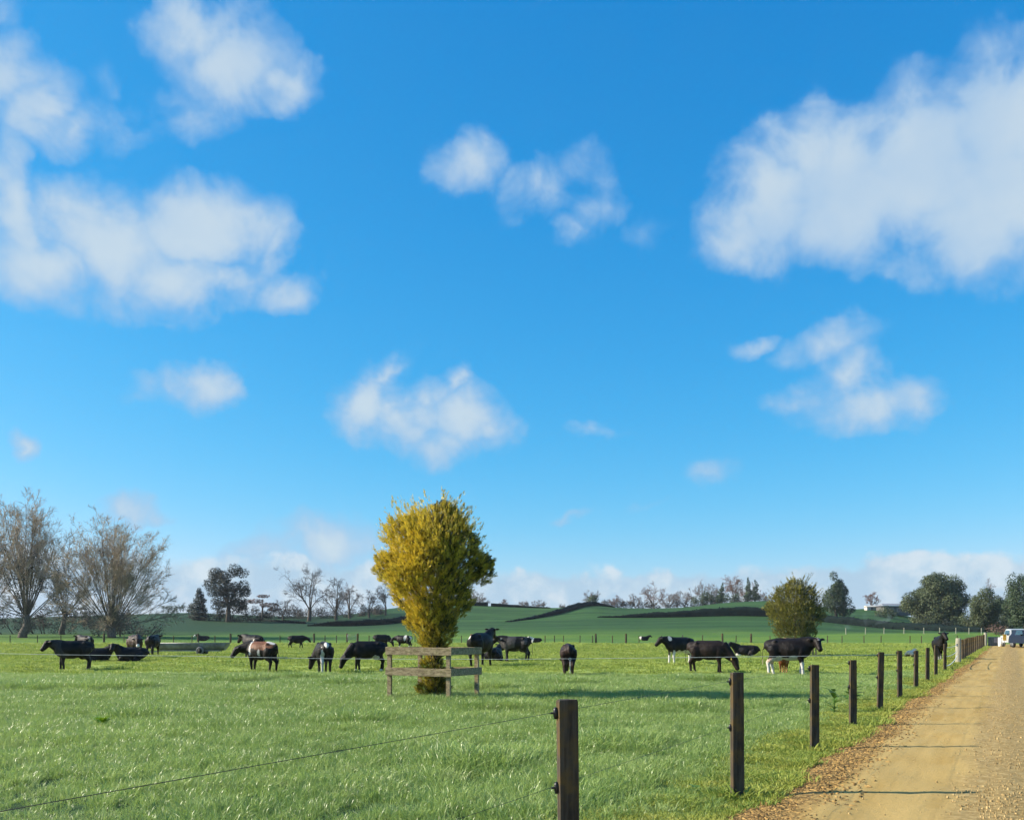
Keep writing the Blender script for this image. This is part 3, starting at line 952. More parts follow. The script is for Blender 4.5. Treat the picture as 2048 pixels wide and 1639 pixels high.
class Branching:
    """recursive limbs; thick ones go to the trunk mesh, thin ones to the crown"""
    def __init__(self, seed): self.r = random.Random(seed); self.thick = []; self.thin = []

    def limb(self, p, d, length, rad, lev, cfg):
        r = self.r; nseg = cfg['seg'][lev]; step = length / nseg
        p = Vector(p); d = Vector(d).normalized(); kids = []
        for i in range(nseg):
            t0, t1 = i / nseg, (i + 1) / nseg
            w = cfg['wob'][lev]
            d = (d + Vector((r.gauss(0, w), r.gauss(0, w), r.gauss(0, w) + cfg['up'][lev]))).normalized()
            q = p + d * step
            tip = cfg.get('tip', .25)
            ra, rb = rad * (1 - (1 - tip) * t0), rad * (1 - (1 - tip) * t1)
            (self.thick if lev <= cfg['thick'] else self.thin).append((p.copy(), q.copy(), ra, rb))
            kids.append((p.copy(), q.copy(), d.copy(), t1, rb)); p = q
        if lev + 1 >= len(cfg['n']): return
        for k in range(cfg['n'][lev + 1]):
            t = r.uniform(cfg['from'][lev + 1], 1.0); i = min(int(t * nseg), nseg - 1)
            a, b, dd, _, rb = kids[i]; pos = a.lerp(b, t * nseg - i)
            ax = dd.orthogonal().normalized(); ax.rotate(Matrix.Rotation(r.uniform(0, 2 * math.pi), 3, dd))
            nd = dd.copy(); nd.rotate(Matrix.Rotation(R(r.uniform(*cfg['ang'][lev + 1])), 3, ax))
            ln = length * r.uniform(*cfg['len'][lev + 1]) * (1.15 - .5 * t)
            self.limb(pos, nd, ln, max(rb * cfg.get('shrink', .55), cfg['rmin']), lev + 1, cfg)


def bare_tree(name, loc, H, spread, seed, cfg, bark, twig, label, group=None, trunk_h=.12, stems=7, stem_ang=(8, 48), trunk_r=None, ivy=None, dome=False):
    b = Branching(seed); r = b.r
    tr = trunk_r or H * .028
    th = H * trunk_h
    n0 = 4
    p = Vector((0, 0, -.4)); pts = [p.copy()]; rads = [tr * 1.5]
    for i in range(n0):
        p = p + Vector((r.gauss(0, .02) * H * .3, r.gauss(0, .02) * H * .3, (th + .4) / n0)); pts.append(p.copy()); rads.append(tr * (1.25 - .12 * i))
    for s in range(stems):
        if dome:                                   # stems fan out evenly to a broad dome
            a = s * 2.39996 + r.uniform(-.25, .25)
            if r.random() < .55:
                rr_ = spread * .82 * math.sqrt(r.random()); tz = H * (1 - (rr_ / spread) ** 2.6) ** (1 / 2.6)
            else:
                tz = H * r.uniform(.18, .72); rr_ = spread * (1 - (tz / H) ** 2.6) ** (1 / 2.6)
            d = Vector((rr_ * math.cos(a), rr_ * math.sin(a), tz - th)); ln = d.length * r.uniform(.70, .84); d.normalize()
        else:
            a = 2 * math.pi * (s + r.uniform(-.3, .3)) / stems; an = R(stem_ang[0] + (stem_ang[1] - stem_ang[0]) * math.sqrt(r.random())) if s else R(4)
            d = Vector((math.sin(an) * math.cos(a), math.sin(an) * math.sin(a), math.cos(an)))
            # length up to a dome of half width 'spread'
            ln = 1.0 / ((math.sin(an) / spread) ** 3 + (math.cos(an) / (H - th)) ** 3) ** (1 / 3) * r.uniform(.66, .94)
        start = pts[-1] + Vector((0, 0, -th * r.uniform(0, .35)))
        b.limb(start, d, ln, tr * r.uniform(.6, 1.2) / math.sqrt(stems) * 1.15, 0, cfg)
    e = empty(name, loc)
    tag(e, label, 'tree', group)
    tm = MB().tube(pts, rads, 9)
    A, B, ra, rb = zip(*b.thick)
    for (p_, q_, x, y) in b.thick: tm.tube([p_, q_], [x, y], 5, cap=False)
    tm.build('trunk', bark, e)
    A, B, ra, rb = zip(*b.thin)
    link('crown', seg_mesh('crown', [tuple(x) for x in A], [tuple(x) for x in B], ra, rb), twig, e)
    if ivy:
        link('ivy', leaf_cloud('ivy', ivy, .13, 150), M['evergreen_dark'], e)
    return e


def leaf_cloud(name, blobs, size, dens, seed=3, shell=.55, tint_up=True, aspect=.6):
    """leaf cards spread through the volume of ellipsoids: blobs (x,y,z,rx,ry,rz)"""
    r = np.random.default_rng(seed); C, Nn, T = [], [], []
    for (x, y, z, rx, ry, rz) in blobs:
        n_ = max(12, int(dens * (rx * ry * rz) ** (2 / 3)))
        d = r.normal(size=(n_, 3)); d /= np.linalg.norm(d, axis=1, keepdims=True)
        rad = (shell + (1 - shell) * r.random(n_) ** .6) * (1 + .10 * np.sin(d[:, 0] * 7 + x) * np.sin(d[:, 2] * 6 + z) + .06 * np.sin(d[:, 1] * 13))
        C.append(np.c_[x + d[:, 0] * rad * rx, y + d[:, 1] * rad * ry, z + d[:, 2] * rad * rz])
        nn = d + r.normal(0, .55, (n_, 3)) + [0, 0, .35]; Nn.append(nn / np.linalg.norm(nn, axis=1, keepdims=True))
        T.append(r.random() * .35 + r.random(n_) * .65)
    C, Nn, T = np.concatenate(C), np.concatenate(Nn), np.concatenate(T)
    n_ = len(C); ref = r.normal(size=(n_, 3)); u = np.cross(Nn, ref); u /= np.linalg.norm(u, axis=1, keepdims=True); v = np.cross(Nn, u)
    s = (size * r.uniform(.55, 1.35, n_))[:, None]
    bend = Nn * s * .25
    V = np.stack([C - u * s, C - v * s * aspect - bend, C + u * s, C + v * s * aspect - bend], 1).reshape(-1, 3)
    F = np.arange(n_ * 4).reshape(-1, 4)
    return mesh_np(name, V, F, tint=np.repeat(T, 4))


def puff(cx, cy, cz, rx, ry, rz, n_, k, seed):
    """split one big crown ellipsoid into lumpy sub-clumps"""
    r = np.random.default_rng(seed); out = []
    for i in range(n_):
        d = r.normal(size=3); d /= np.linalg.norm(d); q = r.uniform(.45, .85)
        s = k * r.uniform(.7, 1.3)
        out.append((cx + d[0] * rx * q, cy + d[1] * ry * q, cz + d[2] * rz * q, rx * s, ry * s, rz * s))
    return out


def leafy_tree(name, loc, blobs, size, dens, mat, label, trunk=(.3, 2.0), group=None, seed=3, limbs=6, bark=None):
    e = empty(name, loc); tag(e, label, 'tree', group)
    r = random.Random(seed); m_ = MB(); tr, th = trunk
    m_.tube([(0, 0, -.5), (r.gauss(0, .05), 0, th * .5), (r.gauss(0, .1), r.gauss(0, .1), th)], [tr * 1.4, tr, tr * .85], 8)
    for i in range(limbs):
        b = blobs[r.randrange(len(blobs))]
        mid = Vector((b[0] * .4, b[1] * .4, th + (b[2] - th) * .6))
        m_.tube([(0, 0, th * .8), mid, (b[0], b[1], b[2])], [tr * .6, tr * .35, tr * .1], 5)
    m_.build('trunk', bark or M['bark'], e)
    link('crown', leaf_cloud('crown', blobs, size, dens, seed), mat, e)
    return e


def golden_tree(name, loc, prof, N, slen, mat, label, seed, squash=1.0, lobes=()):
    """dense feathery conifer; prof = [(height, radius, centre shift)]"""
    r = np.random.default_rng(seed)
    hs, rs, cs = [np.array(c) for c in zip(*prof)]
    area = np.interp(np.linspace(hs[0], hs[-1], 400), hs, rs); cdf = np.cumsum(area + .08); cdf /= cdf[-1]
    h = np.interp(r.random(N), cdf, np.linspace(hs[0], hs[-1], 400))
    a = r.uniform(0, 2 * math.pi, N)
    lump = .80 + .32 * np.sin(a * 3 + h * 2.1) * np.sin(h * 3.3 + a) + .18 * np.sin(a * 7 + h * 5) + .10 * np.sin(a * 13 - h * 9) + r.normal(0, .06, N) + .3 * (r.random(N) < .03)
    depth = r.random(N) ** .55
    rad = np.interp(h, hs, rs) * lump * (.35 + .65 * depth)
    cx = np.interp(h, hs, cs)
    C = np.c_[cx + np.cos(a) * rad, np.sin(a) * rad * squash, h]
    # boughs: most sprays gather on separate lobes with dark hollows between
    lb = np.array(lobes, float); wgt = lb[:, 3] ** 2; wgt /= wgt.sum()
    which = r.choice(len(lb), N, p=wgt); inb = r.random(N) < .74
    dl = r.normal(size=(N, 3)); dl /= np.linalg.norm(dl, axis=1, keepdims=True)
    outw = lb[which, :3] * [1, 1, 0]; outw /= np.maximum(np.linalg.norm(outw, axis=1, keepdims=True), .3)
    dl = dl + outw * .35 + [0, 0, .15]; dl /= np.linalg.norm(dl, axis=1, keepdims=True)
    wobl = 1 + .22 * np.sin(dl[:, 0] * 9 + which) * np.sin(dl[:, 2] * 8 + which * 2)
    PL = lb[which, :3] + dl * (lb[which, 3] * wobl * (.5 + .5 * depth))[:, None]
    C = np.where(inb[:, None], PL, np.c_[cx + np.cos(a) * rad * .80, np.sin(a) * rad * .80, h])
    C[:, 2] = np.maximum(C[:, 2], .03)
    a = np.arctan2(C[:, 1], C[:, 0]); h = C[:, 2].copy()
    # plumes: shoots that stick out of the crown
    npl = N // 5; k_ = max(1, npl // 14); pa = r.uniform(0, 2 * math.pi, k_); ph = hs[0] + (hs[-1] - hs[0]) * r.uniform(.25, .98, k_)
    idx = np.repeat(np.arange(k_), 14)[:npl]; tt = np.tile(np.linspace(0, 1, 14), k_)[:npl]
    pl = slen * r.uniform(1.2, 4.0, k_); m_n = len(idx)
    rb = np.interp(ph, hs, rs) * .80
    C[:m_n] = np.c_[np.interp(ph, hs, cs)[idx] + np.cos(pa)[idx] * (rb[idx] + tt * pl[idx] * .75), np.sin(pa)[idx] * (rb[idx] + tt * pl[idx] * .75), ph[idx] + tt * pl[idx] * .95] + r.normal(0, .025, (m_n, 3))
    a[:m_n] = pa[idx]; h[:m_n] = C[:m_n, 2]; depth[:m_n] = .9 + .1 * tt
    # sprays point outwards and upwards
    D = np.c_[np.cos(a) * .75, np.sin(a) * .75, np.full(N, .75)] + r.normal(0, .32, (N, 3))
    D[:, 2] += .8 * (h > hs[-1] * .85)
    D /= np.linalg.norm(D, axis=1, keepdims=True)
    U = np.cross(D, r.normal(size=(N, 3))); U /= np.linalg.norm(U, axis=1, keepdims=True)
    L_ = slen * r.uniform(.6, 1.35, N); L_[:m_n] *= .75
    # template: central shoot with paired leaflets
    parts = [(0, 1.0, 0, .07)]
    for t in (.15, .3, .45, .6, .75, .88):
        for s in (-1, 1): parts.append((t, .44 * (1.1 - t * .5), s, .085))
    Vs, n_p = [], len(parts)
    W = np.cross(D, U)
    for (t, ln, s, w) in parts:
        b0 = C + D * (L_ * (t - .25))[:, None]
        dd = D if s == 0 else (D * .75 + U * s * .62 + W * r.normal(0, .25, (N, 1)))
        dd = dd / np.linalg.norm(dd, axis=1, keepdims=True)
        e_ = b0 + dd * (L_ * ln)[:, None]
        side = np.cross(dd, W) if s == 0 else np.cross(dd, W + r.normal(0, .4, (N, 3)))
        side = side / np.maximum(np.linalg.norm(side, axis=1, keepdims=True), 1e-6) * (L_ * w)[:, None]
        mid = b0 * .45 + e_ * .55
        Vs.append(np.stack([b0 - side * .6, e_, b0 + side * .6 + (e_ - b0) * .3], 1))
    V = np.stack(Vs, 1).reshape(-1, 3)
    F = np.arange(len(V)).reshape(-1, 3)
    gold = np.clip(.16 + .78 * depth ** 1.6 + r.normal(0, .16, N) - .40 * np.clip(np.cos(a) + .35, 0, 1), 0, 1) * np.interp(h / hs[-1], [0, .3, .5], [.55, .7, 1])  # right side dulled: shade put into the tint; inner and low leaves greener
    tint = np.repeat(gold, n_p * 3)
    e = empty(name, loc); tag(e, label, 'tree', 'golden conifers in timber guards')
    m_ = MB().tube([(cs[0], 0, -.2), (cs[0], 0, .8), (cs[2], 0, 2.0), (cs[-1], 0, hs[-1] * .9)], [.14, .11, .07, .015], 8)
    rr = random.Random(seed)
    for i in range(46):
        z = rr.uniform(.5, hs[-1] * .85); aa = rr.uniform(0, 6.28); q = float(np.interp(z, hs, rs)) * .8
        m_.tube([(cs[0], 0, z * .8), (cs[0] + math.cos(aa) * q * .5, math.sin(aa) * q * .5, z + .1), (cs[0] + math.cos(aa) * q, math.sin(aa) * q, z + .45)], [.022, .014, .005], 4)
    m_.build('trunk', M['bark'], e)
    link('crown', mesh_np('crown', V, F, tint=tint), mat, e)
    return e


gx = X_at(868, 23.0)
GP = [(0.0, .30, .0), (.5, .33, 0), (.95, .26, .02), (1.3, .33, .02), (1.65, .43, .0), (2.0, .60, -.02), (2.4, .80, -.02), (2.85, 1.10, -.03), (3.2, 1.36, -.03), (3.6, 1.27, -.04), (4.0, 1.12, -.06), (4.3, .85, -.05), (4.5, .5, .06), (4.75, .16, .2)]
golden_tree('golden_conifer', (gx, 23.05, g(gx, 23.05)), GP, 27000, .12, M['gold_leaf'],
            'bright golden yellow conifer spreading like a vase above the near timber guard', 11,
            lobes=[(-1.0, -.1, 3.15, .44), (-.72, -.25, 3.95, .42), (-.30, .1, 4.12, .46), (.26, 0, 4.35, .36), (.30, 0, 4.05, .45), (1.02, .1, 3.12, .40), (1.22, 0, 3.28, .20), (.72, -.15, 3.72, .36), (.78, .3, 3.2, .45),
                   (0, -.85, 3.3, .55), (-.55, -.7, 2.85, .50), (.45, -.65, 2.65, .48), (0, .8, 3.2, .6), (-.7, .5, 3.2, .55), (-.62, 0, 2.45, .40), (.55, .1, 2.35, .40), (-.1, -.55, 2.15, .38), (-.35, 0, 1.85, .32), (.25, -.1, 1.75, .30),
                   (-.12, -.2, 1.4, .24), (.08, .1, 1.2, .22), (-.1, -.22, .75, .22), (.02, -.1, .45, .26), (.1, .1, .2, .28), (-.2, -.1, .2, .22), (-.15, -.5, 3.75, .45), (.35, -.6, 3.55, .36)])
gx2 = X_at(1590, 63)
GP2 = [(0.0, .9, .0), (.6, .95, 0), (1.2, 1.05, 0), (1.9, 1.25, 0), (2.5, 1.65, 0), (3.2, 1.85, 0), (3.9, 1.75, 0), (4.5, 1.35, 0), (4.9, .7, .1), (5.1, .2, .1)]
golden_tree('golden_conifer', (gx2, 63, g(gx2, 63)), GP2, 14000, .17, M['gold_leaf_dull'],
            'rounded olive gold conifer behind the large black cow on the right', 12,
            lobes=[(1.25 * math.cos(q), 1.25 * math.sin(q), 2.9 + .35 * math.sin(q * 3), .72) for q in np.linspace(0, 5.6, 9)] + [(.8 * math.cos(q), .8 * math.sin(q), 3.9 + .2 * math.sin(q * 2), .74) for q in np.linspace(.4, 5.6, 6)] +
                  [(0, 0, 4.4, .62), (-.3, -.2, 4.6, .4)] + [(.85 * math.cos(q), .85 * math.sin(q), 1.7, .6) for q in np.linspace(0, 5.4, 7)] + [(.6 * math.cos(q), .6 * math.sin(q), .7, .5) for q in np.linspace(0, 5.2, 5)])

WIL = dict(n=[1, 9, 5, 4], seg=[7, 4, 3, 2], wob=[.05, .10, .15, .2], up=[.004, .05, .04, .01], thick=0, rmin=.025,
           ang=[(0, 0), (14, 40), (18, 46), (20, 55)], len=[0, (.20, .34), (.36, .58), (.45, .75)], **{'from': [0, .35, .15, .1]}, shrink=.5, tip=.22)
OAK = dict(n=[1, 8, 6, 4], seg=[5, 4, 3, 2], wob=[.13, .20, .24, .28], up=[.01, .04, .03, .0], thick=0, rmin=.028,
           ang=[(0, 0), (25, 60), (25, 60), (25, 65)], len=[0, (.40, .60), (.40, .60), (.40, .65)], **{'from': [0, .25, .25, .2]}, shrink=.55, tip=.35)
SMALL = dict(OAK); SMALL['n'] = [1, 7, 6, 5]; SMALL['rmin'] = .034


def at_px(px, Y, dz=0.0):
    X = X_at(px, Y); return (X, Y, g(X, Y) + dz)


bare_tree('willow_tree', at_px(222, 150), 20.8, 13.2, 21, WIL, M['willow_bark'], M['willow_twig'],
          'broad fan shaped bare willow, nearest to the dark evergreen on its right', 'bare willows at the left', .08, 84, (3, 78), .55, dome=True)
bare_tree('willow_tree', at_px(45, 152), 26.6, 8.8, 22, WIL, M['willow_bark'], M['willow_twig'],
          'tall narrow bare willow with two trunks at the left edge', 'bare willows at the left', .14, 50, (3, 52), .55, dome=True,
          ivy=[(-1, -.5, 10, 2.5, 1.5, 2.5), (1.5, -.5, 12, 1.8, 1.4, 2.5), (-3, -.5, 13.5, 1.8, 1.2, 1.2), (0, 0, 6, 1.2, 1.2, 3.0), (2.5, 0, 8.5, 1.6, 1.2, 1.6)])
bare_tree('willow_tree', at_px(-38, 155), 28.0, 8.6, 23, WIL, M['willow_bark'], M['willow_twig'],
          'bare willow cut off by the left edge of the picture', 'bare willows at the left', .14, 40, (3, 52), .55, dome=True)
bare_tree('willow_tree', at_px(125, 172), 19.0, 7.4, 24, WIL, M['bark'], M['dark_twig'],
          'darker ivy covered bare tree between the two large willows', 'bare willows at the left', .2, 22, (5, 50), .4, dome=True,
          ivy=[(0, -1, 6, 1.4, 1.2, 4.5), (1.5, -1, 9, 2.0, 1.4, 2.4), (-1, -1, 11, 1.5, 1.3, 1.8)])


def bushes(name, blobs, size, dens, mat, label, loc, group=None, seed=5):
    e = empty(name, loc); tag(e, label, 'bush', group)
    for b in blobs[:8]: MB().tube([(b[0] * .8, b[1], -.3), (b[0], b[1], b[2])], [.12, .05], 5).build('stem', M['bark'], e)
    link('foliage', leaf_cloud('foliage', blobs, size, dens, seed, .3), mat, e)
    return e


# scrub under the willows
def row_blobs(n_, x0, x1, zr, r0, r1, seed, dy=1.5):
    q = np.random.default_rng(seed)
    return [(x0 + (x1 - x0) * (i + q.uniform(-.3, .3)) / max(1, n_ - 1), q.uniform(-dy, dy), q.uniform(*zr), q.uniform(r0, r1), q.uniform(r0, r1), q.uniform(r0, r1) * 1.1) for i in range(n_)]


bushes('scrub_thicket', row_blobs(16, -16, 15, (.8, 3.2), 1.2, 2.4, 31), .13, 190, M['brush'], 'low grey brown scrub thicket beneath the bare willows', at_px(110, 178))
bushes('scrub_thicket', row_blobs(7, -3.5, 6, (.5, 2.2), .8, 1.6, 32), .11, 190, M['brush'], 'dark brushwood around the foot of the broad fan shaped willow', at_px(236, 158))

# dark evergreens and bare trees on the left hill
Yl = 262
s_l = Yl / FPX
leafy_tree('evergreen_tree', at_px(457, Yl - 15), puff(0, 0, 9.8, 6.4, 5.5, 5.2, 34, .27, 41) + puff(.6, 0, 5.2, 5.6, 4.2, 3.4, 24, .28, 42), .18, 120, M['evergreen_dark'],
           'dark round evergreen tree with a ragged crown on the left hill', (.6, 5), seed=41, limbs=14)
cone = [(random.gauss(0, .3), random.gauss(0, .3), z, r_, r_, 1.1) for z, r_ in ((1.0, 2.6), (2.4, 2.5), (3.8, 2.2), (5.2, 1.8), (6.6, 1.2), (7.7, .7))]
leafy_tree('evergreen_tree', at_px(397, Yl - 10), cone, .18, 330, M['evergreen_dark'], 'small dark pointed evergreen left of the round dark tree', (.25, 2), seed=43, limbs=0)
leafy_tree('evergreen_tree', at_px(525, Yl), [(-2, 0, 5.2, 2.6, 2, .7), (1.8, 0, 4.2, 2.8, 2, .7), (.2, 0, 6.6, 2.0, 1.6, .5), (3.2, 0, 3, 2, 1.5, .7)], .18, 170, M['rust_twig'],
           'flat topped reddish tree right of the round dark evergreen', (.25, 4), seed=44, limbs=8)
def hill_bare(px, Y, H, sp, seed, twig, label, cfg=OAK, stems=6, th=.2, ang=(8, 46), grp='bare trees on the left hill', bark='bark', tr=None):
    return bare_tree('bare_tree', at_px(px, Y, -.2), H, sp, seed, cfg, M[bark], M[twig], label, grp, th, stems, ang, tr)


hill_bare(618, 258, 16.5, 7.5, 51, 'dark_twig', 'tallest bare spreading tree on the left hill with a forked trunk', OAK, 7, .22, (6, 48))
hill_bare(672, 262, 13.5, 5.0, 52, 'dark_twig', 'slender bare tree just right of the tallest bare tree on the left hill')
hill_bare(700, 268, 11.5, 4.0, 53, 'grey_twig', 'grey bare tree third from the left on the left hill', OAK, 5, .25, (6, 36))
hill_bare(738, 266, 9.0, 3.6, 54, 'dark_twig', 'low bare tree left of the near golden conifer', OAK, 5, .25, (6, 44))
hill_bare(770, 268, 9.0, 2.4, 55, 'dark_twig', 'thin bare tree peeping out beside the near golden conifer', OAK, 4, .3, (6, 32))
hill_bare(566, 266, 8.0, 4.0, 56, 'dark_twig', 'low bare tree left of the tallest bare tree on the left hill', OAK, 6, .2, (8, 55))
bushes('scrub_thicket', row_blobs(22, -21, 16, (.6, 2.4), 1.2, 2.3, 33, 2), .16, 150, M['brush'], 'dusky belt of undergrowth below the bare trees of the left hill', at_px(655, 275))
bushes('scrub_thicket', row_blobs(9, -7, 8, (.5, 2.0), 1.0, 2.0, 34, 1), .16, 170, M['evergreen_dark'], 'dark shrubs at the foot of the round dark evergreen', at_px(470, 250))
bushes('scrub_thicket', row_blobs(12, -6, 8, (.4, 1.3), .7, 1.5, 35, 1), .18, 120, M['evergreen'], 'distant low tree line between the willows and the small pointed evergreen', at_px(365, 330, 1.2))
bushes('shrub', row_blobs(4, -2, 2.5, (.6, 1.6), 1.0, 1.8, 36, .5), .16, 150, M['evergreen_dark'], 'dark shrub near the crest left of the golden conifer', at_px(742, 285))

# skyline trees along the ridge, right of the golden conifer
def sky_bare(px, top, wpx, Y, seed, twig, label, stems=7, ang=(10, 62)):
    base = at_px(px, Y); H = Z_at(top, Y) - base[2]
    return bare_tree('bare_tree', (base[0], base[1], base[2] - .3), H + .3, wpx / 2 * Y / FPX, seed, SMALL, M['bark'], M[twig], label, 'bare trees along the ridge', .16, stems, ang)


sky_bare(957, 1178, 46, 330, 61, 'grey_twig', 'pale bare tree on the ridge beside the golden conifer')
sky_bare(1005, 1198, 30, 345, 62, 'rust_twig', 'tiny rounded brown tree on the ridge, second right of the golden conifer')
sky_bare(1052, 1200, 40, 340, 63, 'grey_twig', 'low bare tree on the ridge left of a similar twin')
sky_bare(1082, 1197, 38, 340, 64, 'grey_twig', 'low bare tree on the ridge, right twin of two')
sky_bare(1127, 1207, 22, 345, 65, 'grey_twig', 'smallest bare bush on the ridge left of the knoll')
sky_bare(1184, 1180, 40, 305, 66, 'grey_twig', 'bare tree on top of the knoll')
sky_bare(1235, 1190, 50, 325, 67, 'rust_twig', 'low brown bare tree just right of the knoll')
sky_bare(1270, 1181, 44, 330, 68, 'grey_twig', 'grey bare tree in the ridge row, between two brown ones')
sky_bare(1308, 1166, 62, 325, 69, 'rust_twig', 'large reddish brown bare tree on the ridge')
sky_bare(1370, 1168, 60, 330, 70, 'grey_twig', 'wide grey bare tree on the ridge right of the reddish one')
sky_bare(1405, 1160, 66, 335, 71, 'grey_twig', 'tall domed grey bare tree on the ridge')
sky_bare(1468, 1150, 48, 330, 72, 'rust_twig', 'tallest pale twiggy tree on the ridge beside the conifer pair', 8, (4, 30))
sky_bare(1530, 1180, 40, 335, 73, 'grey_twig', 'bare tree between the conifer pair and the rounded golden conifer')
sky_bare(1340, 1176, 46, 335, 77, 'grey_twig', 'grey bare tree filling the gap right of the reddish one')
sky_bare(1428, 1168, 50, 340, 78, 'grey_twig', 'grey bare tree behind the lone slim conifer')
sky_bare(1490, 1166, 50, 342, 79, 'rust_twig', 'brownish bare tree behind the conifer pair')
sky_bare(1742, 1178, 28, 320, 74, 'rust_twig', 'lone brown bare tree left of the farm house', 7, (4, 36))
sky_bare(1968, 1166, 60, 290, 75, 'rust_twig', 'brown bare tree between the great round tree and the right edge')
sky_bare(2025, 1160, 60, 285, 76, 'grey_twig', 'bare tree showing over the tree at the right edge')
bushes('ridge_bush', [(0, 0, 1.4, 2.2, 1.8, 1.8), (.8, 0, 2.2, 1.4, 1.2, 1.4)], .17, 170, M['evergreen'], 'small dark green bush under the tree on the knoll', at_px(1184, 302))
bushes('ridge_bush', row_blobs(9, -7, 7, (.8, 3.2), 1.3, 2.2, 37, 1), .18, 150, M['evergreen'], 'dark green bushes in the middle of the ridge trees', at_px(1432, 318))
bushes('ridge_bush', row_blobs(26, -24, 34, (.2, 2.6), 1.0, 2.2, 38, 1), .18, 130, M['brush'], 'pale brush filling the gaps under the ridge trees', at_px(1350, 326))
for px, top, lab, sd in ((1496, 1155, 'taller dark slim conifer of the pair on the ridge', 81), (1510, 1160, 'shorter dark slim conifer of the pair on the ridge', 82), (1443, 1165, 'lone dark slim conifer left of the tallest twiggy tree', 83)):
    b = at_px(px, 322); H = Z_at(top, 322) - b[2]; q = np.random.default_rng(sd)
    bl = [(q.normal(0, .3), q.normal(0, .3), H * t, max(.35, 1.9 * (1 - t) ** .7), max(.35, 1.9 * (1 - t) ** .7), H * .09) for t in np.linspace(.15, .96, 9)]
    leafy_tree('slim_conifer', b, bl, .18, 220, M['evergreen'], lab, (.25, 3), 'conifers on the ridge', sd, 0)

# right hand trees
b = at_px(1672, 250); 
leafy_tree('pine_tree', b, puff(0, 0, 5.6, 4.2, 3.5, 5.2, 26, .28, 91) + [(-.6, 0, 11.2, 1.2, 1.1, 1.4), (1.0, 0, 9.2, 1.3, 1.2, 1.4)] + puff(2.4, 0, 3.2, 2.8, 2.4, 3.0, 10, .36, 97) + [(0, 0, 5, 3, 2.6, 4.6)], .18, 180, M['evergreen'],
           'blue green pine behind the rounded golden conifer', (.4, 3), seed=91)
b = at_px(1874, 228)
leafy_tree('round_tree', b, puff(0, 0, 7.0, 8.3, 7.0, 6.4, 70, .26, 92) + puff(-.5, -.5, 2.6, 7.8, 6.0, 3.0, 46, .28, 93) + [(0, 0, 6, 7, 6, 5.5)], .19, 190, M['olive'],
           'great rounded dark green tree dominating the right of the ridge', (.8, 3), seed=92, limbs=16)
b = at_px(1968, 205)
leafy_tree('round_tree', b, puff(0, 0, 5.2, 3.5, 3.2, 4.6, 32, .32, 94) + puff(.5, 0, 2.2, 2.6, 2.4, 2.4, 10, .36, 98) + [(0, 0, 4.6, 2.4, 2.2, 4.2)], .15, 210, M['olive'], 'narrower olive tree right of the great rounded tree', (.4, 2), seed=94)
b = at_px(2052, 190)
leafy_tree('round_tree', b, puff(0, 0, 6.6, 4.6, 4.2, 5.6, 40, .28, 95) + puff(0, 0, 3.0, 4.6, 4, 2.8, 16, .34, 99) + [(0, 0, 6, 4, 3.8, 5)], .15, 210, M['evergreen'], 'green tree cut by the right edge above the vehicles', (.5, 2), seed=95)
b = at_px(2006, 222)
leafy_tree('round_tree', b, puff(0, 0, 4.6, 3.4, 3.0, 4.2, 26, .32, 96) + [(0, 0, 4.2, 2.8, 2.4, 3.8)], .16, 190, M['evergreen'], 'dark green tree filling the gap left of the tree at the right edge', (.4, 2), seed=96)
bushes('shrub', [(0, 0, 1.5, 2.4, 2, 1.9), (2, 0, 1.1, 1.6, 1.5, 1.4), (-1.8, 0, 1.0, 1.6, 1.5, 1.3)], .16, 170, M['olive'], 'rounded shrub below the farm house', at_px(1772, 265))
bushes('shrub', [(0, 0, .8, 1.7, 1.2, 1.1), (1.0, 0, .7, 1.2, 1, .9)], .10, 200, M['rust_twig'], 'reddish brown shrub behind the pale posts near the vehicles', at_px(1992, 148))
bushes('scrub_thicket', row_blobs(12, -9, 12, (.2, 1.8), .9, 1.8, 39, 1), .14, 170, M['evergreen_dark'], 'dark undergrowth below the great rounded tree', at_px(1915, 215))


bushes('scrub_thicket', row_blobs(16, -6, 9, (.6, 3.4), 1.0, 2.0, 45, 1), .15, 170, M['olive'], 'green undergrowth joining the trees at the right edge', at_px(1985, 212))
bushes('scrub_thicket', row_blobs(8, -4, 4, (.5, 2.6), 1.0, 1.8, 46, 1), .15, 170, M['evergreen'], 'dark green bushes between the great rounded tree and the olive tree', at_px(1938, 222))


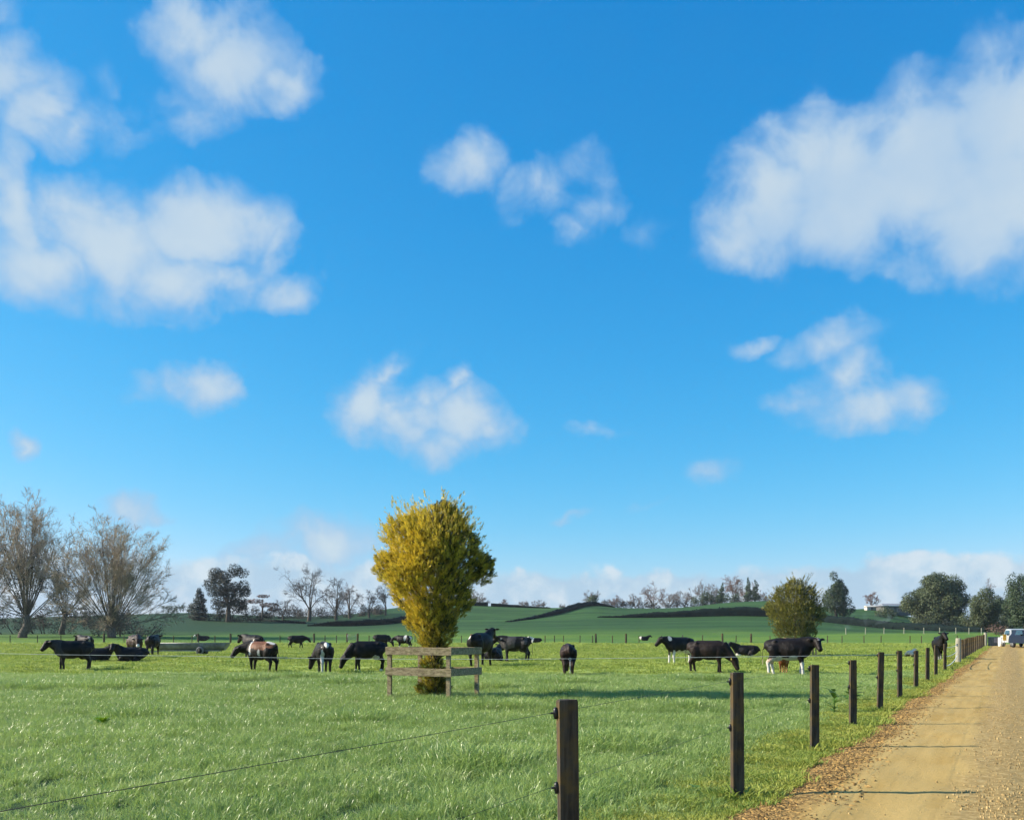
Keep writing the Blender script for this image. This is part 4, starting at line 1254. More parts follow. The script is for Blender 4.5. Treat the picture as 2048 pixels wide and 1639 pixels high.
# ------------------------------------------------------------------ hedges on the hillside
def hedge(path, h0, label, w=1.1, seed=1):
    """path: (column, row of the foot, distance); trimmed hedge with a leafy surface"""
    q = np.random.default_rng(seed)
    pts = []
    for (px, Y, hh) in path: X = X_at(px, Y); pts.append((X, Y, hh))
    pts = np.array(pts); seg = np.r_[0, np.cumsum(np.hypot(np.diff(pts[:, 0]), np.diff(pts[:, 1])))]
    L_ = seg[-1]; m_ = int(L_ / .8) + 2; s = np.linspace(0, L_, m_)
    X, Y, Hh = [np.interp(s, seg, pts[:, k]) for k in range(3)]
    Z = hgt(X, Y); o = (X[0], Y[0], Z[0]); Hh = Hh * (.9 + .25 * vnoise(s, s * .3 + seed * 7, 3.0))
    tx, ty = np.gradient(X), np.gradient(Y); tl = np.hypot(tx, ty); nx, ny = -ty / tl, tx / tl
    prof = [(-.5, -.3), (-.52, .5), (-.5, .95), (0, 1.0), (.5, .95), (.52, .5), (.5, -.3)]
    V = []
    for u, v in prof:
        jit = q.normal(0, .06, m_)
        V.append(np.c_[X + nx * (u * w + jit) - o[0], Y + ny * (u * w + jit) - o[1], Z + v * Hh + q.normal(0, .05, m_) * (v > .5) - o[2]])
    V = np.stack(V, 1); k = len(prof)
    i = np.arange(m_ - 1)[:, None] * k + np.arange(k - 1)[None, :]
    F = np.stack([i, i + 1, i + k + 1, i + k], -1).reshape(-1, 4)
    ends = np.array([[0, 1, 2, 3], [0, 3, 4, 6], [(m_ - 1) * k, (m_ - 1) * k + 1, (m_ - 1) * k + 2, (m_ - 1) * k + 3], [(m_ - 1) * k, (m_ - 1) * k + 3, (m_ - 1) * k + 4, (m_ - 1) * k + 6]])
    e = empty('hedge', o); tag(e, label, 'hedge', 'trimmed hedges on the hillside')
    link('body', mesh_np('body', V.reshape(-1, 3), [F, ends], tint=q.random(m_ * k) * .6), M['hedge'], e)
    nl = int(L_ * 34); t = q.uniform(0, L_, nl); a = q.uniform(0, math.pi, nl)
    x, y, hh, z = np.interp(t, s, X), np.interp(t, s, Y), np.interp(t, s, Hh), np.interp(t, s, Z)
    ax, ay = np.interp(t, s, nx), np.interp(t, s, ny); u = np.cos(a) * .56 * w
    C = np.c_[x + ax * u - o[0], y + ay * u - o[1], z + np.clip(np.sin(a) * 1.15, 0, 1.03) * hh * q.uniform(.6, 1.03, nl) - o[2]]
    d1 = q.normal(size=(nl, 3)) * .13; d2 = q.normal(size=(nl, 3)) * .10
    Vl = np.stack([C - d1, C - d2, C + d1, C + d2], 1).reshape(-1, 3)
    link('leaves', mesh_np('leaves', Vl, np.arange(nl * 4).reshape(-1, 4), tint=np.repeat(q.random(nl), 4)), M['hedge'], e)


hedge([(1195, 246, .12), (1245, 245, .6), (1300, 244, 1.2), (1400, 242, 1.9), (1480, 240, 2.1), (1550, 238, 2.0), (1650, 232, 1.8), (1750, 222, 1.7), (1830, 212, 1.6), (1900, 204, 1.3), (1975, 196, .9)], 2,
      'long dark clipped hedge sweeping across the right hillside behind the golden bush', seed=1)
hedge([(1015, 236, .12), (1060, 246, .5), (1110, 263, 1.0), (1150, 283, 1.5), (1185, 297, 1.2), (1225, 303, .3)], 2, 'dark hedge climbing the hillside to the knoll', 1.2, seed=2)
hedge([(800, 300, 1.0), (860, 300, 1.0), (930, 299, 1.2), (976, 299, 1.1)], 2, 'dark hedge on the crest left of a small gap', seed=3)
hedge([(982, 299, 1.0), (1020, 299, .8), (1060, 299, .5), (1100, 300, .25)], 2, 'short dark hedge on the crest right of a small gap', seed=4)
hedge([(615, 225, .15), (650, 226, .9), (700, 228, 1.3), (760, 232, 1.3), (800, 240, 1.4), (860, 255, 1.4)], 2, 'dark hedge on the slope below the bare trees of the left hill', seed=5)
hedge([(500, 258, .5), (560, 250, .5), (610, 243, .4)], 2, 'thin low hedge below the round dark evergreen', .8, seed=6)


# ------------------------------------------------------------------ cattle
def cow_shape(pose='stand', neck_yaw=0.0, head_yaw=0.0, calf=False, udder=True, gait=0.055, head_h=None, tail_swing=0.0, vox=.036):
    """one continuous skin: torso, legs, neck, head, ears and tail fused; faces +X, hooves at z = 0"""
    m_ = MB()
    lie = pose == 'lie'
    dz = -.56 if lie else 0.0
    T = [(-.80, 1.13, .06, .06), (-.77, 1.10, .15, .15), (-.66, 1.06, .235, .205), (-.50, 1.01, .305, .265), (-.25, .965, .345, .295), (.0, .925, .40, .345), (.22, .93, .395, .335),
         (.42, .95, .375, .285), (.58, .985, .33, .24), (.70, 1.01, .26, .18), (.78, 1.02, .13, .10)]
    wide = 1.14 if lie else 1.0
    m_.tube([(x, 0, z + dz) for x, z, _, _ in T], [w * wide for *_, w in T], 16, [hh for _, _, hh, _ in T])
    # hip hooks and spine ridge
    for s in (-1, 1): m_.tube([(-.50, s * .17, 1.22 + dz), (-.44, s * .20, 1.24 + dz), (-.36, s * .19, 1.20 + dz)], [.05, .065, .04], 8)
    m_.tube([(-.74, 0, 1.22 + dz), (-.40, 0, 1.285 + dz), (.1, 0, 1.28 + dz), (.5, 0, 1.30 + dz)], [.05, .06, .06, .05], 8)
    if not lie:
        for s in (-1, 1):
            gh = gait * s; gf = -gait * s
            m_.tube([(-.52, s * .15, 1.06), (-.50, s * .175, .88), (-.46 + gh * .25, s * .18, .72), (-.58 + gh * .4, s * .165, .56), (-.66 + gh * .6, s * .155, .46), (-.63 + gh * .85, s * .15, .30), (-.61 + gh, s * .15, .12), (-.59 + gh, s * .15, .06), (-.58 + gh, s * .15, 0)],
                    [.18, .18, .14, .09, .072, .056, .054, .066, .07], 10, [.22, .22, .18, .115, .088, .06, .056, .068, .076], up=(1, 0, 0))
            m_.tube([(.46, s * .15, .98), (.45, s * .165, .80), (.42 + gf * .2, s * .165, .64), (.45 + gf * .45, s * .155, .46), (.46 + gf * .6, s * .15, .36), (.455 + gf * .85, s * .148, .22), (.455 + gf, s * .148, .11), (.47 + gf, s * .148, .05), (.475 + gf, s * .148, 0)],
                    [.14, .135, .10, .068, .064, .052, .053, .064, .068], 10, [.19, .17, .12, .075, .068, .054, .055, .066, .072], up=(1, 0, 0))
        if udder: m_.tube([(-.56, 0, .66), (-.44, 0, .60), (-.30, 0, .61), (-.18, 0, .68)], [.06, .15, .15, .05], 10, [.05, .12, .11, .04])
    else:
        for s in (-1, 1):
            m_.tube([(-.50, s * .26, .36), (-.26, s * .36, .26), (-.10, s * .38, .16), (-.40, s * .42, .09), (-.12, s * .46, .06), (.02, s * .46, .05)], [.2, .17, .11, .07, .05, .05], 8)
            m_.tube([(.44, s * .18, .34), (.56, s * .24, .18), (.72, s * .23, .10), (.50, s * .26, .05), (.42, s * .26, .05)], [.13, .10, .065, .05, .05], 8)
    # neck and head
    if pose == 'graze': hb, hd = Vector((1.02, 0, .60)), Vector((.42, 0, -.9))
    elif pose == 'low': hb, hd = Vector((1.08, 0, 1.02)), Vector((.66, 0, -.75))
    elif lie: hb, hd = Vector((.98, 0, .86)), Vector((.86, 0, -.5))
    elif pose == 'high': hb, hd = Vector((.94, 0, 1.42)), Vector((.82, 0, -.57))
    else: hb, hd = Vector((.96, 0, 1.24)), Vector((.72, 0, -.69))
    piv = Vector((.52, 0, 1.05 + dz))
    ry = Matrix.Rotation(neck_yaw, 3, 'Z')
    hb = piv + ry @ (hb - piv); hd = Matrix.Rotation(neck_yaw + head_yaw, 3, 'Z') @ hd; hd.normalize()
    mid = piv.lerp(hb, .5) + Vector((0, 0, .02)); q1 = piv.lerp(hb, .8)
    m_.tube([piv, piv.lerp(mid, .55), mid, q1, hb], [.22, .185, .155, .13, .12], 12, [.34, .30, .25, .20, .16])
    side = hd.cross(Vector((0, 0, 1))).normalized(); upv = side.cross(hd).normalized()
    hp = [hb + upv * .02 - hd * .06, hb + upv * .035 + hd * .03, hb + hd * .13 + upv * .02, hb + hd * .24, hb + hd * .36 - upv * .01, hb + hd * .44 - upv * .012, hb + hd * .49 - upv * .014]
    m_.tube(hp, [.09, .135, .13, .108, .092, .098, .065], 12, [.10, .15, .15, .128, .102, .095, .06], up=tuple(upv))
    ears = []
    for s in (-1, 1):
        a = hb + side * (s * .085) + upv * .055; b_ = a + side * (s * .25) - hd * .04 - upv * .01
        m_.tube([a, a.lerp(b_, .4), a.lerp(b_, .75), b_], [.034, .078, .072, .02], 8, [.03, .034, .03, .016], up=tuple(upv)); ears.append(b_)
    # tail
    sw = tail_swing
    if lie: m_.tube([(-.78, 0, .62), (-.88, .05, .45), (-.92, .12, .22), (-.86, .2, .06)], [.035, .028, .024, .03], 7)
    else: m_.tube([(-.76, 0, 1.24), (-.84, sw * .1, 1.17), (-.885, sw * .5, .95), (-.90, sw, .68), (-.90, sw, .52), (-.895, sw, .36)], [.04, .033, .026, .024, .038, .016], 7)
    me = m_.mesh('cow')
    o = bpy.data.objects.new('tmp', me); COL.objects.link(o)
    rm = o.modifiers.new('r', 'REMESH'); rm.mode = 'VOXEL'; rm.voxel_size = vox
    sm = o.modifiers.new('s', 'SMOOTH'); sm.factor = .5; sm.iterations = 3
    dg = bpy.context.evaluated_depsgraph_get()
    out = bpy.data.meshes.new_from_object(o.evaluated_get(dg))
    bpy.data.objects.remove(o); bpy.data.meshes.remove(me)
    out.polygons.foreach_set('use_smooth', np.ones(len(out.polygons), dtype=bool))
    return out, hb, hd, upv, side, ears


BLACK, BROWN, WHITE, RED, TAN = (.010, .009, .009), (.028, .018, .014), (.62, .60, .56), (.16, .055, .022), (.36, .17, .07)


def paint(me, base, rules, hb, hd, seed):
    co = np.zeros(len(me.vertices) * 3, np.float32); me.vertices.foreach_get('co', co); co = co.reshape(-1, 3)
    C = np.tile(np.array([*base, 1.0]), (len(co), 1))
    wob = (vnoise(co[:, 0] * 3 + seed * 11, co[:, 2] * 3 + co[:, 1] * 2, .5) - .5) * .28
    rel = co - np.array(hb); ah = rel @ np.array(hd)
    head = (np.linalg.norm(rel - np.outer(np.clip(ah, -.05, .5), np.array(hd)), axis=1) < .17) & (ah > -.08)
    C[:, :3] *= (1 + .5 * (vnoise(co[:, 0] + seed, co[:, 2], .13) - .5))[:, None]
    for kind, col, *a in rules:
        x, y, z = co.T
        if kind == 'legs': msk = (z + wob * .5 < a[0]) & (np.abs(x) > .2) & ~head
        elif kind == 'hindlegs': msk = (z + wob * .5 < a[0]) & (x < -.2) & ~head
        elif kind == 'belly': msk = (z + wob * .6 < a[0]) & (x > -.55) & (x < a[1]) & ~head
        elif kind == 'patch': msk = (((x - a[0]) / a[3]) ** 2 + ((y - a[1]) / a[4]) ** 2 + ((z - a[2]) / a[5]) ** 2 + wob * 3 < 1) & ~head
        elif kind == 'spots': msk = (vnoise(x + seed * 5, z + y, a[0]) > a[1]) & ~head
        elif kind == 'blaze': msk = head & (np.abs(rel @ np.array(a[0])) < a[1]) & (ah > 0) & (ah < a[2])
        elif kind == 'muzzle': msk = head & (ah > a[0])
        elif kind == 'girth': msk = (np.abs(x - a[0] + wob * .3) < a[1]) & ~head & (z > a[2])
        C[msk, :3] = col
    at = me.attributes.new('coat', 'FLOAT_COLOR', 'POINT'); at.data.foreach_set('color', C.astype(np.float32).ravel())


COWN = 0
def cow(px, py, heading, pose, label, base=BLACK, rules=(), scale=1.0, Y=None, eartag=None, **kw):
    global COWN
    COWN += 1
    Yc = Y or Y_base(py); X = X_at(px, Yc)
    me, hb, hd, upv, side, ears = cow_shape(pose, **kw)
    rules = [(r_[0], r_[1], tuple(side), *r_[2:]) if r_[0] == 'blaze' else r_ for r_ in rules]
    paint(me, base, rules, hb, hd, COWN)
    o = link('cow', me, M['coat'], None, (X, Yc, g(X, Yc) - .01), (0, 0, R(heading) - math.atan((px - CX) / FPX)))
    o.scale = (scale,) * 3
    tag(o, label, 'cow', 'cattle grazing and resting in the paddock')
    if eartag:
        for k in eartag:
            c = ears[k].lerp(hb, .35); c = c - upv * .05 + hd * .02
            link('ear_tag', MB().box(tuple(c), (.02, .06, .075), rz=math.atan2(hd.y, hd.x), bevel=.004).mesh(), M['yellow_tag'], o)
    return o


M['yellow_tag'] = plain('ear_tag_plastic', (.75, .62, .12), .5)
cow(147, 1338, 184, 'stand', 'black cow standing side on at the far left, head to the left', rules=[('spots', (.035, .033, .033), .33, .66)], scale=.97, head_yaw=.15, tail_swing=.05)  # grey spots are sheen painted into the black coat
cow(170, 1308, 118, 'stand', 'black cow standing half hidden behind the leftmost cow', rules=[('patch', (.25, .24, .23), -.7, .1, 1.0, .2, .06, .3)], scale=1.03)  # upright grey strip on the rump is a painted edge highlight
cow(192, 1322, 2, 'lie', 'black cow lying beside the leftmost cow, white on its muzzle', rules=[('muzzle', WHITE, .22)], scale=.95, head_h=.5, neck_yaw=-.4, head_yaw=-.3)
cow(264, 1322, 182, 'lie', 'black cow lying with raised head and ears out, facing the camera', scale=1.0, neck_yaw=.45, head_yaw=.8)
cow(270, 1317, 285, 'low', 'dark cow standing front on left of the trough', base=BROWN, rules=[('muzzle', WHITE, .34), ('spots', (.07, .05, .04), .4, .6)], scale=1.06, neck_yaw=-.25)
cow(306, 1312, 72, 'stand', 'dark cow seen from behind at the left end of the trough', base=(.014, .012, .012), scale=1.03)
cow(506, 1318, 128, 'stand', 'black cow standing behind the brown and white backed cow', rules=[('patch', WHITE, -.45, .3, 1.05, .05, .2, .06)], scale=1.05)
cow(523, 1345, 140, 'low', 'cow with brown and white back and black head, facing left', base=BLACK,
    rules=[('patch', (.17, .075, .04), -.2, 0, 1.22, .75, .5, .34), ('patch', WHITE, -.55, .05, 1.28, .22, .1, .16), ('girth', WHITE, .42, .05, .75), ('patch', WHITE, -.1, .3, .85, .06, .2, .16)], scale=.92, neck_yaw=.5, head_yaw=.25)
cow(593, 1297, 2, 'low', 'small black cow walking right in the distance', scale=.92, gait=.14, neck_yaw=-.05, udder=False)
cow(648, 1345, 98, 'graze', 'black cow seen from behind with white stripe down its rump and leg', rules=[('patch', WHITE, -.78, .0, 1.25, .2, .10, .2), ('patch', WHITE, -.66, .16, .75, .12, .08, .34), ('hindlegs', WHITE, .40), ('patch', BLACK, -.6, -.16, .2, .3, .1, .5)], scale=.95, neck_yaw=.7)
cow(736, 1340, 187, 'graze', 'black cow grazing to the left beside the timber guard', rules=[('patch', (.45, .44, .42), -.35, .0, .62, .2, .3, .14), ('legs', WHITE, .10)], scale=.95, neck_yaw=.1)
cow(763, 1296, 4, 'graze', 'black cow partly hidden behind the cow grazing by the timber guard', scale=.97, Y=92)
cow(808, 1297, 158, 'low', 'distant black and white cow seen between the guard and the grazing cow', rules=[('patch', WHITE, -.2, .1, 1.1, .14, .5, .3), ('patch', WHITE, -.7, .1, .95, .25, .12, .3), ('legs', WHITE, .35)], scale=.95, head_yaw=.2)
cow(962, 1330, 62, 'high', 'big black cow standing behind the right side of the timber guard', rules=[('patch', WHITE, -.72, .12, 1.16, .1, .12, .08), ('patch', RED, -.4, .2, 1.25, .15, .12, .1)], scale=1.2, head_yaw=.2)
cow(989, 1320, 70, 'lie', 'black cow lying at the feet of the big black cow', rules=[('patch', WHITE, -.62, .3, .1, .1, .15, .12)], scale=1.0)
cow(1031, 1321, 172, 'stand', 'glossy black cow standing with its head against the big black cow', rules=[('spots', (.05, .048, .048), .22, .62), ('patch', (.2, .2, .2), .75, 0, 1.2, .06, .3, .06)], scale=1.05, head_yaw=-.1, tail_swing=.04)  # grey spots paint highlights of the glossy coat
cow(1136, 1349, 93, 'graze', 'dark brown cow seen square from behind at the white standard', base=(.028, .017, .014), rules=[('patch', BLACK, -.6, -.3, .9, .5, .25, .5)], scale=.92)
cow(1359, 1325, 212, 'stand', 'black cow with white legs, left of the two nearest right hand cows', rules=[('legs', WHITE, .42), ('belly', WHITE, .66, .5), ('patch', WHITE, .62, .0, 1.25, .1, .3, .12)], scale=1.03, neck_yaw=-.2, head_yaw=-.2)
cow(1416, 1344, 352, 'graze', 'dark brown cow grazing to the right with a yellow ear tag', base=(.018, .012, .010), scale=.98, neck_yaw=-.15, eartag=[1])
cow(1493, 1311, 183, 'lie', 'black cow lying alone with a white foreleg stretched out', rules=[('patch', WHITE, .62, .24, .1, .35, .2, .12), ('belly', (.3, .29, .28), .10, .6)], scale=1.0, neck_yaw=.25, head_yaw=.5)
cow(1577, 1349, 354, 'stand', 'large black cow with white belly and legs, turning its face to us', base=(.010, .008, .008), rules=[('hindlegs', (.55, .42, .33), .62), ('legs', WHITE, .44), ('belly', WHITE, .665, .32), ('patch', WHITE, -.35, 0, .6, .25, .3, .14), ('blaze', WHITE, .045, .12)], scale=1.05, head_yaw=-.9, neck_yaw=-.15)
cow(1567, 1344, 262, 'stand', 'small red calf standing behind the white bellied cow', base=RED, rules=[('legs', TAN, .3)], scale=.56, udder=False)
cow(1880, 1319, 280, 'high', 'black cow facing the camera behind the roadside fence', scale=1.05, head_yaw=.35, rules=[('legs', (.2, .2, .2), .25)])
cow(1821, 1312, 62, 'lie', 'white and tan calf lying behind a roadside post', base=(.88, .70, .52), rules=[('belly', TAN, .26, 1.0), ('hindlegs', TAN, .26)], scale=.56, udder=False)
cow(1072, 1283, 190, 'lie', 'far off lying cow, black with white head end, left of the brown cow', rules=[('patch', WHITE, .7, 0, .5, .4, .5, .6), ('muzzle', WHITE, 0.0)], scale=.9, Y=121, vox=.05)
cow(1288, 1278, 5, 'lie', 'far off lying dark cow near the middle of the hill foot fence', rules=[('patch', WHITE, -.6, 0, .4, .25, .4, .4)], scale=.85, Y=140, vox=.05)
cow(407, 1280, 180, 'lie', 'far off lying cow beyond the left paddock fence posts, white muzzle', rules=[('muzzle', WHITE, .1)], scale=1.0, Y=137, vox=.05)

# ------------------------------------------------------------------ feed trough on wheels
def build_trough():
    Y = 65.0; X0, X1 = X_at(316, Y), X_at(450, Y); xc = (X0 + X1) / 2; Lh = (X1 - X0) / 2
    e = empty('feed_trough', (xc, Y, g(xc, Y)), R(-2)); tag(e, 'long grey half round feed trough on small wheels', 'feed trough')
    r0, th = .42, .03; zc = .78
    V, F = [], []
    na = 13; xs = np.linspace(-Lh, Lh, 9)
    for i, x in enumerate(xs):
        k = 1.0; sl = 0
        for j in range(na):
            a = math.pi + math.pi * j / (na - 1)
            xx = x + (.28 * (math.sin(a) + 1) if i == 8 else (-.16 * (math.sin(a) + 1) if i == 0 else 0))
            V.append((xx, math.cos(a) * r0, zc + math.sin(a) * r0 * 1.15))
        for j in range(na):
            a = 2 * math.pi - math.pi * j / (na - 1)
            xx = x + (.28 * (math.sin(a) + 1) if i == 8 else (-.16 * (math.sin(a) + 1) if i == 0 else 0))
            V.append((xx, math.cos(a) * (r0 - th), zc + math.sin(a) * (r0 - th) * 1.15 + .001))
    n_ = 2 * na
    for i in range(8):
        for j in range(n_):
            k = (j + 1) % n_; F.append((i * n_ + j, (i + 1) * n_ + j, (i + 1) * n_ + k, i * n_ + k))
    F.append(tuple(range(na))); F.append(tuple(8 * n_ + j for j in range(na - 1, -1, -1)))
    MB().add(V, F).build('trough_shell', M['trough'], e)
    for x in np.linspace(-Lh * .8, Lh * .8, 5):
        pts = [(x, math.cos(a) * (r0 + .012), zc + math.sin(a) * (r0 + .012) * 1.15) for a in np.linspace(math.pi, 2 * math.pi, 11)]
        MB().tube(pts, [.022] * 11, 5).build('rib', M['trough'], e)
    for y in (-1, 1): MB().tube([(-Lh, y * r0, zc + .01), (Lh + .28, y * r0, zc + .02)], [.024] * 2, 6).build('rim', M['galv'], e)
    for y in (-1, 1): MB().box((0, y * .2, .28), (2 * Lh * .9, .06, .08)).build('chassis_rail', M['galv'], e)
    xw = X_at(405, Y) - xc
    for s in (-1, 1):
        w = empty_part('wheel', e, (xw, s * .47, .27))
        MB().tube([(0, -.07, 0), (0, .07, 0)], [.15, .15], 14).build('rim', M['rubber'], w)
        ring = MB(); n1, n2 = 18, 8; V, F = [], []
        for i in range(n1):
            a = 2 * math.pi * i / n1
            for j in range(n2):
                b = 2 * math.pi * j / n2; q = .205 + .065 * math.cos(b)
                V.append((math.cos(a) * q, .075 * math.sin(b), math.sin(a) * q))
        for i in range(n1):
            for j in range(n2):
                F.append((i * n2 + j, ((i + 1) % n1) * n2 + j, ((i + 1) % n1) * n2 + (j + 1) % n2, i * n2 + (j + 1) % n2))
        ring.add(V, F, True).build('tyre', M['tyre_grey'], w)
    MB().tube([(xw, -.5, .27), (xw, .5, .27)], [.03] * 2, 6).build('axle', M['galv'], e)
    MB().beam((-Lh * .9, 0, .26), (-Lh - .7, 0, .18), .07, .07).build('drawbar', M['galv'], e)


def empty_part(name, parent, loc):
    o = bpy.data.objects.new(name, None); COL.objects.link(o); o.parent = parent; o.location = loc; o.empty_display_size = .1
    return o


build_trough()

# ------------------------------------------------------------------ weeds
def leafy_weed(name, loc, n_, L0, L1, W, mat, label, up, seed, stalk=0.0):
    r = random.Random(seed); e = empty(name, loc); tag(e, label, 'weed')
    for i in range(n_):
        a = r.uniform(0, 6.28); L_ = r.uniform(L0, L1); w = W * r.uniform(.7, 1.2); el = R(r.uniform(*up)); z0 = r.uniform(0, stalk)
        V, F, t = [], [], []
        for k in range(6):
            s = k / 5; ww = w * math.sin(math.pi * min(1, .12 + s * .9)) ** .8 / 2
            rr = L_ * s * math.cos(el * (1 - s * .6)); zz = z0 + L_ * s * math.sin(el) - .35 * L_ * s * s
            for q in (-1, 0, 1): V.append((rr, q * ww, zz - abs(q) * -.25 * ww)); t.append(.5 + .4 * r.random())
        for k in range(5):
            for q in range(2): F.append((k * 3 + q, k * 3 + q + 1, k * 3 + q + 4, k * 3 + q + 3))
        o = link('leaf', mesh_np('leaf', np.array(V), np.array(F), smooth=True, tint=np.array(t)), mat, e); o.rotation_euler = (0, 0, a)
    if stalk: MB().tube([(0, 0, -.05), (.01, 0, stalk * .6), (.03, .01, stalk * 1.1)], [.012, .009, .004], 6).build('stalk', mat, e)


def weed_at(px, py):
    Y = Y_base(py); X = X_at(px, Y); return (X, Y, g(X, Y))


leafy_weed('dock_plant', weed_at(1700, 1405), 22, .22, .42, .13, M['dock_leaf'], 'broad leaved dock growing around the fourth roadside post', (10, 60), 201, .25)
leafy_weed('dock_plant', weed_at(1668, 1425), 20, .16, .30, .08, M['dock_leaf'], 'tall leafy weed left of the fourth roadside post', (20, 75), 202, .45)
leafy_weed('dock_plant', weed_at(1560, 1425), 10, .15, .26, .09, M['dock_leaf'], 'low broad leaved weed in the grass between the second and third posts', (5, 40), 203)
leafy_weed('yellow_weed', weed_at(205, 1455), 14, .16, .32, .09, M['yellow_weed'], 'bright yellow green broad leaved weed in the near grass at left', (25, 65), 204, .15)
leafy_weed('dock_plant', weed_at(1400, 1585), 14, .10, .2, .06, M['dock_leaf'], 'small weed clump left of the second roadside post', (10, 50), 205)

# ------------------------------------------------------------------ vehicles and clutter at the end of the road
def wheel_part(e, x, y, r=.36, w=.22):
    q = empty_part('wheel', e, (x, y, r))
    MB().tube([(-w / 2, 0, 0), (-w / 2 + .03, 0, 0), (w / 2 - .03, 0, 0), (w / 2, 0, 0)], [r * .9, r, r, r * .9], 18).build('tyre', M['rubber'], q)
    MB().tube([(-w / 2 - .01, 0, 0), (w / 2 + .01, 0, 0)], [r * .58, r * .58], 12).build('rim', M['galv'], q)


def vehicle(name, loc, rz, paint_, label, ute=True):
    e = empty(name, loc, rz); tag(e, label, 'car')
    # side profile swept across the width, front towards -Y
    body = [(-2.45, .42), (-2.5, .75), (-2.42, .98), (-1.35, 1.10), (-.75, 1.14), (2.45, 1.10), (2.5, .7), (2.45, .42)]
    cab = [(-1.25, 1.09), (-.50, 1.70), (.2, 1.78), (1.1, 1.76), (1.35, 1.10)] if ute else [(-1.25, 1.09), (-.55, 1.62), (.2, 1.68), (1.7, 1.62), (2.35, 1.09)]
    def sweep(prof, w0, w1, nm, mat, inset=0):
        V = []; n_ = len(prof)
        zs = [p[1] for p in prof]; lo, hi = min(zs), max(zs)
        for s in (-1, -.86, .86, 1):
            for y, z in prof:
                t = (z - lo) / (hi - lo); w = w0 + (w1 - w0) * t
                k = 1 if abs(s) < 1 else .985
                V.append((s * w, y * k, lo + (z - lo) * (1 if abs(s) < 1 else .96)))
        F = []
        for r_ in range(3):
            for i in range(n_):
                j = (i + 1) % n_; F.append((r_ * n_ + i, (r_ + 1) * n_ + i, (r_ + 1) * n_ + j, r_ * n_ + j))
        F += [tuple(range(n_)), tuple(3 * n_ + i for i in range(n_ - 1, -1, -1))]
        return MB().add(V, F).build(nm, mat, e)
    sweep(body, .94, .88, 'body', paint_); sweep(cab, .86, .70, 'cabin', paint_)
    MB().add([(-.74, -1.235, 1.17), (.74, -1.235, 1.17), (.60, -.585, 1.68), (-.60, -.585, 1.68)], [(0, 1, 2, 3)]).build('windscreen', M['glass'], e)
    for s in (-1, 1):
        MB().add([(s * .865, -.95, 1.20), (s * .865, 1.0, 1.20), (s * .765, .9, 1.62), (s * .765, -.42, 1.62)], [(0, 1, 2, 3)]).build('side_window', M['glass'], e)
        MB().box((s * .72, -2.47, .82), (.34, .08, .16), bevel=.02).build('headlight', M['white_plastic'], e)
        MB().box((s * 1.0, -.95, 1.2), (.18, .1, .14), bevel=.02).build('mirror', M['black_plastic'], e)
    MB().box((0, -2.5, .80), (.95, .06, .2), bevel=.015).build('grille', M['black_plastic'], e)
    MB().box((0, -2.53, .50), (1.7, .14, .2), bevel=.03).build('bumper', paint_ if ute else M['black_plastic'], e)
    MB().box((0, -2.61, .52), (.5, .015, .12)).build('number_plate', M['white_plastic'], e)
    for x in (-.80, .80):
        for y in (-1.55, 1.55): wheel_part(e, x, y)
    return e


vehicle('parked_ute', (X_at(2033, 94), 94, .085), R(-14), M['car_white'], 'white utility vehicle facing us at the far end of the road')
vehicle('parked_car', (X_at(2058, 88), 88, .085), R(-8), M['car_blue'], 'dark blue car cut by the right edge beside the white vehicle', False)


def clutter():
    Y = 100; x0, x1 = X_at(1976, Y), X_at(2004, Y); w = (x1 - x0) / 2; xc = (x0 + x1) / 2
    e = empty('grey_gate', (xc, Y, 0)); tag(e, 'dark grey panelled gate with a pinkish board at the road end', 'gate')
    for i in range(6): MB().box((-w + (i + .5) * w / 3, 0, .52), (w / 3 - .03, .05, .9)).build('panel', M['grey_panel'], e)
    for z in (.12, .98): MB().box((0, .05, z), (2 * w, .05, .08)).build('rail', M['galv'], e)
    MB().box((.12 * w, -.05, .66), (w * .62, .03, .5)).build('board', M['pink_board'], e)
    e = empty('white_drum', (X_at(2001, 96), 96, .09)); tag(e, 'white upright drum left of the yellow marker', 'drum')
    MB().tube([(0, 0, 0), (0, 0, .03), (0, 0, .4), (0, 0, .82), (0, 0, .85)], [.2, .22, .23, .22, .2], 14).build('barrel', M['white_plastic'], e)
    MB().tube([(0, 0, .85), (0, 0, .9)], [.23, .23], 14).build('lid', M['white_plastic'], e)
    e = empty('yellow_marker', (X_at(2009, 94), 94, .09)); tag(e, 'orange yellow marker board left of the white vehicle', 'sign')
    MB().tube([(0, 0, -.1), (0, 0, .9)], [.03, .03], 6).build('pole', M['galv'], e)
    MB().box((0, -.03, .92), (.34, .03, .62), bevel=.008).build('board', M['yellow'], e)


clutter()


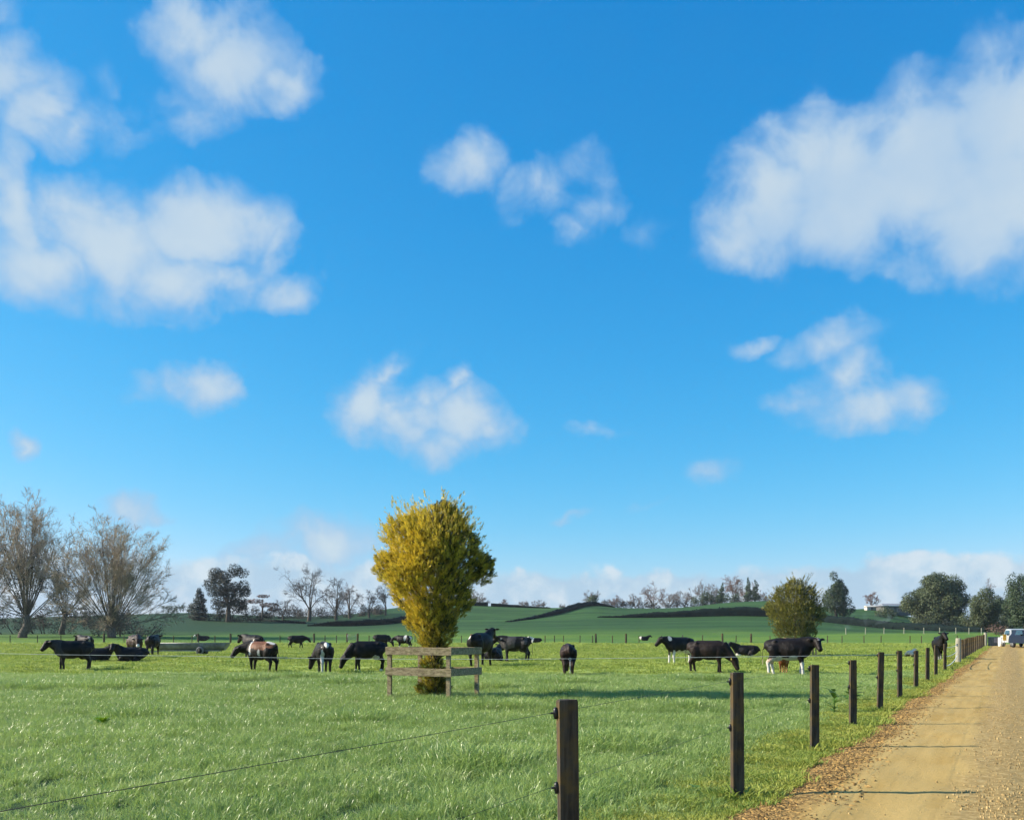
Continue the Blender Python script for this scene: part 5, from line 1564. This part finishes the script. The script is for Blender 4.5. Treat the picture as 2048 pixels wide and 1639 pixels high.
# ------------------------------------------------------------------ farm house on the ridge
def house():
    Y = 285; X = X_at(1790, Y); e = empty('farm_house', (X, Y, g(X, Y) - .2)); tag(e, 'low grey roofed farm house half hidden by the great rounded tree', 'house')
    MB().box((0, 0, 1.3), (9.0, 6, 2.8)).build('wall', M['dark_wall'], e)
    r_ = MB().add([(-5, -3.6, 2.72), (5, -3.6, 2.72), (5, 3.6, 2.72), (-5, 3.6, 2.72), (-4, 0, 3.5), (4, 0, 3.5)], [(0, 1, 5, 4), (2, 3, 4, 5), (1, 2, 5), (3, 0, 4), (3, 2, 1, 0)]).build('roof', M['roof'], e)
    MB().box((0, -3.64, 2.66), (10, .1, .22)).build('gutter', M['cream'], r_)
    for x in (-2.6, 0.2, 2.8):
        w = MB().box((x, -3.03, 1.55), (1.7, .06, 1.2)).build('window', M['cream'], e)
        MB().box((x, -3.08, 1.55), (1.5, .04, 1.0)).build('pane', M['glass'], w)
    X2 = X_at(1745, 290)
    e2 = empty('white_shed', (X2, 290, g(X2, 290) - .1)); tag(e2, 'low white shed left of the farm house on the ridge', 'shed')
    MB().box((0, 0, .55), (4.2, 2.4, 1.1)).build('wall', M['cream'], e2)
    MB().add([(-2.3, -1.4, 1.06), (2.3, -1.4, 1.06), (2.3, 1.4, 1.06), (-2.3, 1.4, 1.06), (-2.3, 0, 1.5), (2.3, 0, 1.5)], [(0, 1, 5, 4), (2, 3, 4, 5), (1, 2, 5), (3, 0, 4), (3, 2, 1, 0)]).build('roof', M['cream'], e2)
    MB().box((-.6, -1.22, .5), (.8, .05, .9)).build('door', M['dark_wall'], e2)


house()


# ------------------------------------------------------------------ drifting smoke at the foot of the right hillside
def smoke():
    n = NT('smoke'); n.N.remove(n.b)
    v = n.N.new('ShaderNodeVolumePrincipled'); n.L.new(v.outputs[0], n.out.inputs['Volume'])
    v.inputs['Color'].default_value = (.72, .84, .92, 1)
    f = n.noise(n.obj(), .35, 3, .5, .6)
    n.L.new(n.math('MULTIPLY', n.ramp(f, .46, .72), .10), v.inputs['Density'])
    Y = 165; X = X_at(1725, Y)
    m_ = MB().tube([(-5.5, 0, .2), (-4.2, 0, .9), (-1.5, 0, 1.9), (2, 0, 2.2), (4.5, 0, 2.4), (6.2, 0, 2.5)], [.15, .8, 1.3, 1.2, .8, .15], 12, [.15, .9, 1.5, 1.2, .8, .15])
    tag(link('smoke', m_.mesh(), n.m, None, (X, Y, g(X, Y) + .4)), 'thin bluish smoke drifting right of the rounded golden conifer', 'smoke', kind='stuff')


smoke()


# ------------------------------------------------------------------ the air
def haze():
    n = NT('haze'); n.N.remove(n.b)
    v = n.N.new('ShaderNodeVolumePrincipled'); n.L.new(v.outputs[0], n.out.inputs['Volume'])
    v.inputs['Color'].default_value = (.80, .88, .96, 1)
    v.inputs['Density'].default_value = .00012
    v.inputs['Anisotropy'].default_value = .2
    o = link('haze', MB().box((60, 1930, 15), (9800, 4000, 36)).mesh(), n.m)
    tag(o, 'thin pale air over the whole valley', 'haze', kind='stuff')


haze()
